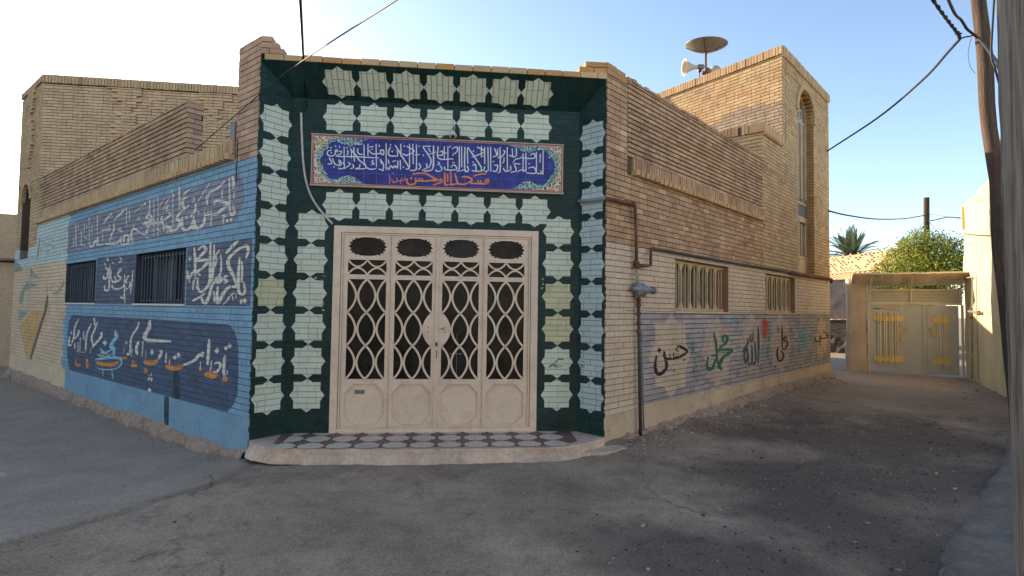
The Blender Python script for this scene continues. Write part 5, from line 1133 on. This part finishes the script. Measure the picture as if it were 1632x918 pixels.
g = MB(); g.tube([fwp(1536, 444), fwp(1550, 441), fwp(1550, 470), fwp(1549, 490)], .014, 'greypipe', 8); g.tube([fwp(1549, 505), fwp(1549.5, 604)], .022, 'greypipe', 8); g.tube([fwp(1556, 440), fwp(1557, 520), fwp(1560, 606)], .011, 'greypipe', 8); g.tube([fwp(1549, 541), fwp(1559, 541)], .009, 'greypipe', 6); g.build('riser', gm)
g = MB(); g.lathe(fwp(1560, 499, .09), FW.n, [(-.03, 0), (-.03, .055), (.02, .06), (.04, .03), (.04, 0)], 'rust', 14); g.tube([fwp(1544, 496, .07), fwp(1562, 499, .08)], .03, 'steel', 8); g.tube([fwp(1548, 490, .07), fwp(1548.5, 508, .07)], .03, 'rust', 8); g.build('regulator', gm)

# leaning wooden pole
pb_, pt_ = atd(1627, 716, 9.0), atd(1559.5, 0, 9.0); pd = (pt_-pb_)
R = random.Random(2); pts, rr = [], []
for k in range(25):
    t_ = -.03+1.35*k/24; pts.append(pb_+pd*t_+np.array([.012*sin(k*1.3), .012*cos(k*.9), 0])); rr.append(.086-.008*t_+R.uniform(-.003, .003))
g = MB(); g.tube(pts, rr, 'wood', 14); tag(g.build('utility_pole', None, smooth=True), 'dark wooden pole leaning to the left in front of the pale yellow house', 'utility pole')
# weathered post close to the camera
L0, L1 = atd(1590, 0, 2.8), atd(1615, 918, 2.8); az = math.atan2(L1[0], L1[1]); rt_ = np.array([cos(az), -sin(az), 0.])
g = MB(); R = random.Random(6); vs = []; n = 40; dz_ = (L0[2]-L1[2])
gro = [R.uniform(-.010, .006) for _ in range(n)]
ks = np.linspace(-.6, 4.6, 44)
for z in ks:
    t_ = (z-L1[2])/dz_; r_ = .185-.006*z; c = L1+(L0-L1)*t_+rt_*r_; c[2] = z
    for k in range(n): t2 = 2*pi*k/n; q = r_+gro[k]+R.uniform(-.0025, .0025)+.004*sin(z*2.3+k); vs.append(c+np.array([cos(t2)*q, sin(t2)*q, 0]))
fs = [(i*n+k, i*n+(k+1) % n, (i+1)*n+(k+1) % n, (i+1)*n+k) for i in range(len(ks)-1) for k in range(n)]+[tuple((len(ks)-1)*n+k for k in range(n))]
g.mesh(vs, fs, 'oldpost'); tag(g.build('utility_post', None, smooth=True), 'thick weathered grey post at the right edge close to the camera', 'utility pole')
# cables on the right
wirething('overhead_cable', [frp(1318, 241, 0), atd(1400, 187, 13.5), atd(1470, 128, 11), atd(1512, 82, 9.3), atd(1530, 62, 8.8)], .018, 'wire', 'thick black cable from the tower corner up to the leaning pole', 'cable')
g = MB()
A_ = [np.array(atd(u, v, d)) for u, v, d in ((1480, -10, 7.6), (1500, 18, 8), (1515, 38, 8.4), (1528, 54, 8.7), (1530, 62, 8.8))]
for ph in (0, pi):
    pts = []
    for i in range(len(A_)-1):
        for k in range(10):
            p = A_[i]+(A_[i+1]-A_[i])*k/10; w_ = (i*10+k)*.9+ph; pts.append(p+np.array([cos(w_), 0, sin(w_)])*.014)
    g.tube(pts, .013, 'wire', 5)
for k in range(5): p = atd(1524+k, 50+k*2.5, 8.7); g.tube([p+np.array([-.05, 0, .03]), p+np.array([.05, 0, -.02+.02*k])], .006, 'wire', 4)
tag(g.build('twisted_cable', None), 'twisted pair of dark cables meeting the black cable beside the leaning pole', 'cable')
wirething('pole_hook_wire', [atd(1530, 62, 8.8), atd(1538, 59, 8.8), atd(1545, 58, 8.85), atd(1556, 55, 8.9)], .009, 'wire', 'short hooked wire tying the cable joint to the leaning pole', 'wire')
wirething('overhead_cable', [atd(1508, -8, 7.5), atd(1522, 22, 8.2), atd(1532, 32, 8.5), atd(1541, 46, 8.6), atd(1552, 55, 8.7), atd(1566, 68, 8.6), atd(1578, 84, 7.4), atd(1590, 102, 5), atd(1600, 116, 3.1)], .016, 'wire', 'wavy black cable crossing in front of the leaning pole to the grey post', 'cable')
wirething('thin_wire', [atd(1585, -10, 5), atd(1583, 20, 5), atd(1580, 86, 5), atd(1586, 110, 5), atd(1597, 150, 5), atd(1603, 175, 5)], .007, 'wire', 'thin wire dropping between the leaning pole and the grey post', 'wire')
wirething('loose_wire', [atd(1548, 60, 8.8), atd(1543, 85, 8.8), atd(1546, 105, 8.8), atd(1554, 117, 8.8)], .003, 'wire', 'hair thin loose wire end curling beside the leaning pole', 'wire')
wirething('distant_cable', [frp(1320, 336, 0), atd(1350, 343, 18), atd(1395, 349, 22), atd(1440, 348.5, 27), atd(1472, 343.5, 30)], .022, 'wire', 'sagging black cable from the tower to the distant pole over the tree', 'cable')
wirething('distant_cable', [atd(1476, 350, 30), atd(1482, 352, 29.5), atd(1505, 347, 25), atd(1512, 346, 24), atd(1536, 348, 20)], .022, 'wire', 'black cable from the distant pole to the pale yellow house', 'cable')
for u0, v0, u1, v1, w_ in ((1478, 341, 1536, 349, 'upper'), (1480, 353, 1500, 375, 'right'), (1470, 354, 1460, 378, 'left')):
    wirething('guy_wire', [atd(u0, v0, 30), atd(u1, v1, 29)], .009, 'wire', 'thin %s stay wire of the distant pole over the tree' % w_, 'wire')
dp = MB(); p0, p1 = atd(1476.5, 315, 30), atd(1474, 315, 30).copy(); p1[2] = -.3
dp.tube([p1, p0], [.125, .11], 'wood', 10); tag(dp.build('utility_pole', None), 'dark pole top rising over the tree behind the gate', 'utility pole')

# ================================================================ beyond
ba = MB(); A_, B_ = atd(1290, 553, 27), atd(1450, 553, 26); FA = mk(A_[:2], B_[:2]); FA.n = FA.n if FA.n @ (CAM-FA.O) > 0 else -FA.n
LA = float(np.linalg.norm((B_-A_)[:2]))
plaster(ba, FA, 0, LA, 1.4, 3.05, 'alley', .4, st=.3, seed=8); plaster(ba, FA, 0, LA, -.1, 1.39, 'rubble', .4, st=.16, amp=.05, seed=9)
aw_ = tag(ba.build('alley_wall', None), 'grey mud wall on dark rubble at the end of the narrow alley', 'wall')
zw = MB(); x_ = 17.9; FZW = Frame((x_, 20.0, 0), (0, 1, 0), (-1, 0, 0))
ztop = 4.32
plaster(zw, FZW, 0, 6.0, 0, ztop, 'beige', .3, st=.25, amp=.01, seed=12)
M['peach'] = mat('peach_brick', (.52, .33, .2), island=.12, var=.1)
R = random.Random(3)
for i in range(26):
    for k in range(9):
        a = i*.24+(.12 if k % 2 else 0); z = 3.62+k*.088
        if R.random() < .45: zw.box(FZW, a, a+.09, z, z+.05, .005, .05, 'peach')
for k in range(3):
    for i in range(40): a = i*.15; z = 3.22+k*.1+(.05 if i % 2 else 0); zw.box(FZW, a, a+.13, z, z+.03, .01, .05, 'peach')
zw.box(FZW, 0, 6, 3.53, 3.60, .0, .06, 'peach')
tag(zw.build('patterned_wall', None), 'sunlit peach brick wall with holes and zigzag courses behind the gate pillar', 'wall')
# unseen house behind the mosque, placed to cast shade on the plaster house
nbh = MB(); FC = mk((1.5, 17.9), (9.2, 20.6)); nbh.box(FC, 0, 8.2, -.1, 4.3, -.01, 4.2, 'beige') if 0 else nbh.prism(FZ, [(1.5, 17.9), (8.8, 20.3), (9.6, 24), (1.5, 24)], -.1, 4.35, 'beige')
tag(nbh.build('neighbour_block', None), 'unseen beige house behind the mosque, placed to cast shade on the plaster house', 'house')
# unseen block added beyond the left edge to keep the sun off the crossing
g = MB(); p0 = np.array([sin(radians(-38.6)), cos(radians(-38.6))])*34; p1 = np.array([sin(radians(-62)), cos(radians(-62))])*30
g.prism(FZ, [tuple(map(float, p0)), tuple(map(float, p0*1.3)), tuple(map(float, p1*1.3)), tuple(map(float, p1))], -.1, 11.8, 'beige'); tag(g.build('neighbour_block', None), 'unseen tall block added beyond the left end of the street to stop the sun', 'house')
# far left house
A_, B_ = atd(-160, 545, 23), atd(40, 545, 21); FH = mk(A_[:2], B_[:2]); FH.n = FH.n if FH.n @ (CAM-FH.O) > 0 else -FH.n; LH = float(np.linalg.norm((B_-A_)[:2]))
lh = thing('beige_house', 'plain beige plastered house at the far left end of the street', 'house', A_)
g = MB(); plaster(g, FH, 0, LH+1.5, -.5, 2.75, 'beige', .6, st=.3, seed=21); g.build('wall', lh)
g = MB(); plaster(g, Frame(FH.w(0, 0, -.55), FH.d, FH.n), 0, LH+1.5, 2.6, 4.22, 'beige', .6, st=.3, seed=22); g.build('upper_wall', lh)
g = MB(); g.box(FH, 0, LH+1.4, 2.78, 2.84, -.5, .25, 'brown_line'); g.build('eave', lh)
# houses across the crossing behind the camera: sunlit, they send warm light back
for nm, a_, b_, h_, lab in (('plaster_house', (-16, -6.5), (-1, -7.5), 4.6, 'beige house across the crossing behind the camera'), ('plaster_house', (1.2, -7.2), (15, -5.0), 4.4, 'pale house across the crossing facing the right wall')):
    g = MB(); F_ = mk(a_, b_); F_.n = F_.n if F_.n[1] > 0 else -F_.n; plaster(g, F_, 0, float(np.hypot(b_[0]-a_[0], b_[1]-a_[1])), -.1, h_, 'sunwall', 4, st=.5, seed=31); tag(g.build(nm, None), lab, 'house')

# trees
def leaf(mb, p, d, n, L_, W_, m):
    s_ = np.cross(d, n); s_ /= np.linalg.norm(s_)+1e-9
    mb.poly([p, p+d*L_*.5+s_*W_*.5, p+d*L_, p+d*L_*.5-s_*W_*.5], m)
tree = thing('citrus_tree', 'bushy yellow-green tree growing over the yard gate', 'tree', atd(1465, 560, 20.5)*np.array([1, 1, 0]))
NR_ = np.random.RandomState(4); fo = MB(); base = np.array(tree.location); base[2] = 0
px2 = lambda u, v, d: atd(u, v, d)
lob = []
for u, v, r_, k in ((1412, 438, .42, 1), (1430, 420, .5, 1), (1450, 400, .5, 1), (1472, 395, .55, 1), (1462, 425, .7, 1), (1492, 405, .55, 1), (1512, 415, .6, 1), (1528, 400, .45, 1), (1490, 435, .75, 1), (1440, 445, .55, 1), (1520, 445, .6, 1), (1460, 380, .22, .5), (1444, 384, .18, .4), (1500, 388, .25, .5), (1420, 452, .4, .8), (1475, 378, .25, .5), (1455, 372, .12, .6), (1468, 370, .14, .6), (1487, 377, .13, .6), (1502, 375, .12, .5), (1515, 384, .14, .6), (1436, 388, .13, .6), (1420, 402, .16, .6), (1404, 425, .15, .6), (1545, 420, .5, 1), (1400, 448, .3, .7)):
    for dd in (-.5, .45): lob.append((px2(u, v, 20.5+dd+NR_.uniform(-.3, .3)), r_, k))
tw_ = MB()
for c, r_, k in lob:
    n_ = int(1000*r_*r_*4*k/1.6)
    for _ in range(n_):
        v_ = NR_.normal(size=3); v_ /= np.linalg.norm(v_); q = c+v_*r_*(NR_.uniform(.25, 1.0)**.5)*(1+.35*sin(v_[0]*5+c[0]*7)*cos(v_[2]*6+c[1]*5))
        d_ = v_*.5+NR_.normal(size=3)*.6; d_ /= np.linalg.norm(d_); nn = NR_.normal(size=3)
        leaf(fo, q, d_, nn, NR_.uniform(.045, .085), NR_.uniform(.025, .042), 'leafA' if NR_.rand() < .62 else 'leafB')
    tw_.tube([base+np.array([0, 0, 1.4]), (base+np.array([0, 0, 1.8])+c)/2, c+np.array([0, 0, r_*.8])], [.035, .02, .006], 'bark', 5)
fo.build('crown', tree); tw_.build('branches', tree)
tk = MB(); tk.tube([base+np.array([0, 0, -.1]), base+np.array([.05, .03, .8]), base+np.array([0, 0, 1.6])], [.13, .11, .08], 'bark', 10); tk.build('trunk', tree)
palm = thing('palm_tree', 'feathery date palm crown behind the patterned peach wall', 'palm tree', atd(1358, 560, 48)*np.array([1, 1, 0]))
pc_ = atd(1357, 411, 48); fr_ = MB(); NR_ = np.random.RandomState(9)
for i in range(46):
    az_ = 2*pi*i/46*1.618*5; el = radians(NR_.uniform(5, 82)); L_ = NR_.uniform(2.2, 3.0)
    d0 = np.array([cos(az_)*cos(el), sin(az_)*cos(el), sin(el)]); side = np.cross(d0, [0, 0, 1.]); side /= np.linalg.norm(side)
    prev = None
    for k in range(15):
        t_ = k/14; p = pc_+d0*L_*t_+np.array([0, 0, -1])*(.55*t_**2.4*L_*.6*cos(el))
        if prev is not None:
            dr = p-prev; dr /= np.linalg.norm(dr)
            for sg in (-1, 1):
                for j in range(2):
                    q = prev+(p-prev)*(j/2); l_ = (.42*sin(pi*min(1, t_*.85+.12)))+.08; dd = dr*.75+side*sg*.75+np.array([0, 0, .12]); dd /= np.linalg.norm(dd); leaf(fr_, q, dd, np.cross(dd, dr)+1e-3, l_, .06, 'palm')
            fr_.tube([prev, p], .018, 'palm', 4, cap=False)
        prev = p
fr_.build('crown', palm); tk = MB(); g0_ = pc_.copy(); g0_[2] = -.2; tk.tube([g0_, pc_+np.array([0, 0, .1])], [.3, .24], 'bark', 10); tk.build('trunk', palm)
wt = thing('water_tank', 'small white roof tank half hidden behind the tree', 'water tank', atd(1436, 400, 34)); g = MB(); c = atd(1436, 392, 34)
g.lathe(c, (0, 0, 1), [(-.5, .42), (.15, .42), (.3, .34), (.36, .12), (.38, .12), (.38, 0)], 'tank', 20); g.build('tank', wt, smooth=True); g = MB(); g.lathe(c, (0, 0, 1), [(-.9, .5), (-.5, .5), (-.5, 0)], 'roof', 12); g.build('stand', wt)
c_ = atd(1436, 430, 35); g = MB(); g.box(Frame((c_[0]-2.5, c_[1], 0), (1, 0, 0), (0, -1, 0)), 0, 5, -.1, float(c[2])-.9, -3, 0, 'beige'); tag(g.build('neighbour_block', None), 'beige house carrying the white tank behind the tree', 'house')

# ================================================================ ground
xs = np.concatenate([[-400, -200, -100, -60, -40, -30, -24], np.arange(-20, -12, .4), np.arange(-12, 14.01, .065), np.arange(14.4, 24, .4), [26, 30, 40, 60, 100, 200, 400]])
ys = np.concatenate([[-400, -200, -100, -50, -25, -12, -6, -3], np.arange(-1, 2, .3), np.arange(2, 9.5, .05), np.arange(9.5, 17, .1), np.arange(17.4, 28, .4), [30, 35, 45, 60, 100, 200, 400]])
X, Y = np.meshgrid(xs, ys, indexing='ij')
rs = np.random.RandomState(3)
def vnoise(x, y, s, seed):
    r = np.random.RandomState(seed).rand(256, 256); u, v = x/s, y/s; i, j = np.floor(u).astype(int), np.floor(v).astype(int); a, b = u-i, v-j; a = a*a*(3-2*a); b = b*b*(3-2*b)
    g = lambda p, q: r[p % 256, q % 256]
    return (g(i, j)*(1-a)+g(i+1, j)*a)*(1-b)+(g(i, j+1)*(1-a)+g(i+1, j+1)*a)*b-.5
seam = np.array([onz(u, v)[:2] for u, v in ((392, 726), (387, 739), (353, 761), (294, 778), (211, 810), (122, 837), (0, 869), (-150, 905))])
def sdist(X, Y, poly):
    D = np.full(X.shape, 1e9); S = np.zeros(X.shape)
    for (x0, y0), (x1, y1) in zip(poly[:-1], poly[1:]):
        dx_, dy_ = x1-x0, y1-y0; t = np.clip(((X-x0)*dx_+(Y-y0)*dy_)/(dx_*dx_+dy_*dy_), 0, 1); d = np.hypot(X-x0-t*dx_, Y-y0-t*dy_); c = dx_*(Y-y0)-dy_*(X-x0)
        m_ = d < D; D[m_] = d[m_]; S[m_] = np.sign(c[m_])
    return D*S
wob = vnoise(X, Y, .22, 5)*.07
sd_ = sdist(X, Y, seam)+wob
sgn = np.sign(sdist(np.array([[-6.]]), np.array([[6.]]), seam))[0, 0]; sd_ *= sgn     # positive on the left slab
slab = np.clip(sd_/.03+.5, 0, 1)
nearm = (np.hypot(X, Y) < 26)
sedi = np.exp(-np.clip(-sd_, 0, 9)/.10)*(sd_ < .02)*(vnoise(X, Y, .3, 8)+.62)+.6*np.exp(-(sd_/.03)**2)
gcen = [onz(u, v)[:2] for u, v in ((1290, 760), (1380, 840), (1420, 700), (1200, 900), (1490, 760), (1300, 690), (1500, 900))]
grav = np.zeros(X.shape)
for c, r_ in zip(gcen, (1.5, 1.2, 2.0, .9, 1.7, 1.6, .9)): grav = np.maximum(grav, np.exp(-((X-c[0])**2+(Y-c[1])**2)/(r_*r_)))
grav = np.clip(grav*1.5+vnoise(X, Y, .5, 9)*.8+vnoise(X, Y, .16, 10)*.5-.25, 0, 1)*(1-slab)
# wall proximity (dirt apron)
def linedist(F, a0, a1):
    A = (X-F.O[0])*F.d[0]+(Y-F.O[1])*F.d[1]; N_ = (X-F.O[0])*F.n[0]+(Y-F.O[1])*F.n[1]; return np.hypot(np.clip(np.maximum(a0-A, A-a1), 0, None), np.clip(N_, 0, None))
dl, dr_ = linedist(FL, 0, 11.7), linedist(FR, 0, 9.95); dw = linedist(FW, -4, Lw)
dirt = np.maximum.reduce([np.exp(-dl/.16)*.8, np.exp(-dr_/.30), np.exp(-dw/.35)])
Z = vnoise(X, Y, 2.2, 1)*.04+vnoise(X, Y, .6, 2)*.010*(1-slab*.6)+vnoise(X, Y, .14, 3)*(.005+.016*grav+.008*dirt)*(1-slab*.7)+slab*.014
Z += (np.exp(-dr_/.25)*.07+np.exp(-dl/.2)*.02+np.exp(-dw/.3)*.05)*(1+vnoise(X, Y, .25, 12))
Z += -.012*np.exp(-((sd_+.02)/.03)**2)
Z -= .012
Al = (X-FL.O[0])*FL.d[0]+(Y-FL.O[1])*FL.d[1]; tt = np.clip((Al+1.2)/3.0, 0, 1); Z -= .205*tt*tt*(3-2*tt)
Z[~nearm] *= .2
nx, ny = X.shape; idx = np.arange(nx*ny).reshape(nx, ny)
q = np.stack([idx[:-1, :-1], idx[1:, :-1], idx[1:, 1:], idx[:-1, 1:]], -1).reshape(-1, 4)
me = bpy.data.meshes.new('ground'); me.vertices.add(nx*ny); me.vertices.foreach_set('co', np.stack([X, Y, Z], -1).astype(np.float32).ravel())
me.loops.add(q.size); me.loops.foreach_set('vertex_index', q.astype(np.int32).ravel()); me.polygons.add(len(q)); me.polygons.foreach_set('loop_start', np.arange(0, q.size, 4, dtype=np.int32)); me.polygons.foreach_set('loop_total', np.full(len(q), 4, dtype=np.int32))
me.update(calc_edges=True); me.polygons.foreach_set('use_smooth', np.ones(len(q), dtype=bool))
ca = me.color_attributes.new('surface_kind', 'FLOAT_COLOR', 'POINT'); ca.data.foreach_set('color', np.stack([slab, np.clip(sedi, 0, 1), grav, np.clip(dirt, 0, 1)], -1).astype(np.float32).ravel())
go = bpy.data.objects.new('ground', me); scene.collection.objects.link(go); go['kind'] = 'structure'
gm_ = bpy.data.materials.new('dusty_asphalt'); gm_.use_nodes = True; N, Lk = gm_.node_tree.nodes, gm_.node_tree.links; b = N['Principled BSDF']; b.inputs['Roughness'].default_value = .93; b.inputs['Specular IOR Level'].default_value = .2
tc = N.new('ShaderNodeTexCoord'); at = N.new('ShaderNodeAttribute'); at.attribute_name = 'surface_kind'; sep = N.new('ShaderNodeSeparateColor'); Lk.new(at.outputs['Color'], sep.inputs[0])
def noise(s, d=6, r=.6): n = N.new('ShaderNodeTexNoise'); n.inputs['Scale'].default_value = s; n.inputs['Detail'].default_value = d; n.inputs['Roughness'].default_value = r; Lk.new(tc.outputs['Object'], n.inputs[0]); return n.outputs[0]
def rng(x, a, b_, c, d): n = N.new('ShaderNodeMapRange'); n.inputs[1].default_value = a; n.inputs[2].default_value = b_; n.inputs[3].default_value = c; n.inputs[4].default_value = d; Lk.new(x, n.inputs[0]); return n.outputs[0]
def mixc(f, a, b_):
    n = N.new('ShaderNodeMix'); n.data_type = 'RGBA'
    if isinstance(f, float): n.inputs[0].default_value = f
    else: Lk.new(f, n.inputs[0])
    for s_, v_ in ((6, a), (7, b_)):
        if isinstance(v_, tuple): n.inputs[s_].default_value = (*v_, 1)
        else: Lk.new(v_, n.inputs[s_])
    return n.outputs[2]
def mul(a, b_): n = N.new('ShaderNodeMath'); n.operation = 'MULTIPLY'; Lk.new(a, n.inputs[0]); Lk.new(b_, n.inputs[1]) if not isinstance(b_, float) else setattr(n.inputs[1], 'default_value', b_); return n.outputs[0]
basec = mixc(rng(noise(.75, 9, .62), .38, .62, 0, 1), (.25, .188, .138), (.395, .30, .217))
basec = mixc(rng(noise(4.5, 8, .7), .5, .8, 0, .8), basec, (.13, .098, .078))
slabc = mixc(rng(noise(1.6, 8, .65), .3, .7, 0, 1), (.285, .23, .175), (.385, .315, .24))
c = mixc(sep.outputs[0], basec, slabc)
c = mixc(rng(sep.outputs[2], 0, 1, 0, .8), c, (.105, .079, .064))
c = mixc(rng(sep.outputs[1], 0, 1, 0, .75), c, (.23, .15, .095))
c = mixc(mul(at.outputs['Alpha'], .85), c, (.20, .145, .105))
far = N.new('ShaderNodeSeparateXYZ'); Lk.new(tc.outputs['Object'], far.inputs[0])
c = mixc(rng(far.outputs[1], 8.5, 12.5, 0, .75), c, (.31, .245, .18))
vor = N.new('ShaderNodeTexVoronoi'); vor.inputs['Scale'].default_value = 80; Lk.new(tc.outputs['Object'], vor.inputs[0])
peb = rng(vor.outputs['Color'], .0, 1, .74, 1.28)
vm = N.new('ShaderNodeVectorMath'); vm.operation = 'SCALE'; Lk.new(c, vm.inputs[0]); Lk.new(peb, vm.inputs['Scale']); 
fine = rng(noise(160, 3), .3, .7, .8, 1.25); v2 = N.new('ShaderNodeVectorMath'); v2.operation = 'SCALE'; Lk.new(vm.outputs[0], v2.inputs[0]); Lk.new(fine, v2.inputs['Scale']); Lk.new(v2.outputs[0], b.inputs['Base Color'])
cv_ = N.new('ShaderNodeTexVoronoi'); cv_.feature = 'DISTANCE_TO_EDGE'; cv_.inputs['Scale'].default_value = .55; wn = N.new('ShaderNodeTexNoise'); wn.inputs['Scale'].default_value = 2.5; wn.inputs['Detail'].default_value = 8; Lk.new(tc.outputs['Object'], wn.inputs[0])
wm = N.new('ShaderNodeMix'); wm.data_type = 'RGBA'; wm.inputs[0].default_value = .35; Lk.new(tc.outputs['Object'], wm.inputs[6]); Lk.new(wn.outputs['Color'], wm.inputs[7]); Lk.new(wm.outputs[2], cv_.inputs['Vector'])
crk = mul(rng(cv_.outputs[0], .0, .008, 1, 0), rng(noise(.7, 3), .52, .64, 0, .6)); c2 = mixc(crk, v2.outputs[0], (.05, .04, .033)); Lk.new(c2, b.inputs['Base Color'])
hb_ = mul(vor.outputs['Distance'], 1.0); bp = N.new('ShaderNodeBump'); bp.inputs['Strength'].default_value = .35; bp.inputs['Distance'].default_value = .006; Lk.new(hb_, bp.inputs['Height'])
bp2 = N.new('ShaderNodeBump'); bp2.inputs['Strength'].default_value = .6; bp2.inputs['Distance'].default_value = .02; Lk.new(noise(22, 8, .7), bp2.inputs['Height']); Lk.new(bp.outputs[0], bp2.inputs['Normal']); Lk.new(bp2.outputs[0], b.inputs['Normal'])
me.materials.append(gm_)
def gzat(x, y): i = np.abs(xs-x).argmin(); j = np.abs(ys-y).argmin(); return Z[i, j]
# loose stones and gravel
def rock(mb, c, s, R, m='stone', flat=.6):
    vs = []; 
    ico = [(0, 0, 1), (.89, 0, .45), (.28, .85, .45), (-.72, .53, .45), (-.72, -.53, .45), (.28, -.85, .45), (.72, .53, -.45), (-.28, .85, -.45), (-.89, 0, -.45), (-.28, -.85, -.45), (.72, -.53, -.45), (0, 0, -1)]
    fc = [(0, 1, 2), (0, 2, 3), (0, 3, 4), (0, 4, 5), (0, 5, 1), (1, 6, 2), (2, 7, 3), (3, 8, 4), (4, 9, 5), (5, 10, 1), (2, 6, 7), (3, 7, 8), (4, 8, 9), (5, 9, 10), (1, 10, 6), (6, 11, 7), (7, 11, 8), (8, 11, 9), (9, 11, 10), (10, 11, 6)]
    a = R.uniform(0, 6.3); st = R.uniform(.7, 1.5)
    for x, y, z in ico: k = s*R.uniform(.7, 1.2); X_, Y_ = x*k*st, y*k; vs.append((c[0]+X_*cos(a)-Y_*sin(a), c[1]+X_*sin(a)+Y_*cos(a), c[2]+z*k*flat))
    mb.mesh(vs, fc, m)
R = random.Random(10); gv = MB(); M['stone_dark'] = mat('dark_gravel', (.09, .08, .075), rough=.95, island=.5, var=.2); M['stone_pale'] = mat('pale_gravel', (.34, .31, .28), rough=.95, island=.3, var=.2)
cnt = 0
while cnt < 2600:
    x, y = R.uniform(-3, 9), R.uniform(2.9, 11); i = np.abs(xs-x).argmin(); j = np.abs(ys-y).argmin()
    if R.random() < grav[i, j]*.9+.012:
        cnt += 1; s = R.choice((.005, .007, .008, .011)) if R.random() < .97 else .018; rock(gv, (x, y, Z[i, j]+s*.3), s, R, 'stone_dark' if R.random() < .75 else ('stone' if R.random() < .9 else 'stone_pale'))
for F, a1, wd, n in ((FR, 9.9, .3, 1500), (FL, 11.5, .14, 260), (FW, Lw, .5, 320)):
    for _ in range(n):
        a = R.uniform(0, a1) if F is not FW else R.uniform(-1.5, a1); o = .09+abs(R.gauss(0, wd)); p = F.w(a, 0, o); s = R.uniform(.005, .014) if R.random() < .95 or F is FL else R.uniform(.02, .035)
        rock(gv, (p[0], p[1], gzat(p[0], p[1])+s*.3), s, R, 'stone' if R.random() < .7 else 'stone_pale')
gvo = gv.build('gravel', None, kind='stuff')
# larger stones by the right wall foot: things one can count
k = 0
for u, v, s, lab in ((1098, 676, .05, 'pale angular stone at the foot of the right wall, nearest the gas pipe'), (1152, 658, .06, 'flat pale stone at the foot of the right wall under the wider window'), (1226, 634, .10, 'largest stone leaning on the foot of the right wall'), (1190, 650, .055, 'brown stone beside the largest stone at the wall foot')):
    g = MB(); p = onz(u, v); rock(g, (p[0], p[1], .03), s, R, 'stone', .8); tag(g.build('stone', None), lab, 'stone', 'stones along the right wall foot')
g = MB(); p = onz(568, 752); 
lfv = [(p[0]-.05, p[1]-.035, .012), (p[0]-.02, p[1]-.02, .02), (p[0]+.03, p[1]+.01, .028), (p[0]+.06, p[1]+.035, .014), (p[0]+.02, p[1]+.03, .016), (p[0]-.03, p[1], .012)]
g.poly(lfv, 'leaflitter', np.array([0, 0, 1.])); tag(g.build('dry_leaf', None), 'dry orange leaf lying on the road before the doorstep', 'leaf')
g = MB(); p = onz(3, 762); rock(g, (p[0], p[1], .03), .028, R, 'stone_pale', .8); tag(g.build('stone', None), 'small white stone on the road at the left edge', 'stone')
# rough concrete apron at the foot of the grey post
M['apron'] = mat('grey_concrete_apron', (.19, .165, .14), rough=.95, var=.16, vscale=4, bscale=25, bump=.6, bdist=.012, dirt=.6, dirtcol=(.11, .10, .09), dscale=3)
edge = [onz(u, v, .03)[:2] for u, v in ((1604, 690), (1590, 740), (1560, 775), (1545, 815), (1512, 840), (1500, 870), (1490, 918), (1475, 1010))]
far_ = [(e[0]+1.6, e[1]-.9) for e in edge]
g = MB(); R = random.Random(14); vs = []; n1, n2 = 40, 26
E_ = np.array([[np.interp(t, np.linspace(0, 1, len(edge)), [e[k] for e in edge]) for k in (0, 1)] for t in np.linspace(0, 1, n1)])
for i, e in enumerate(E_):
    for k in range(n2):
        t = k/(n2-1); x, y = e[0]+1.5*t+R.uniform(-.02, .02), e[1]-.85*t+R.uniform(-.02, .02)
        z = -.03 if k == 0 else .03+.06*min(1, t*4)+R.uniform(-.008, .008)+.02*sin(x*7)*cos(y*6); vs.append((x, y, z))
g.mesh(vs, [(i*n2+k, i*n2+k+1, (i+1)*n2+k+1, (i+1)*n2+k) for i in range(n1-1) for k in range(n2-1)], 'apron')
g.build('pavement', None, smooth=True, kind='structure')
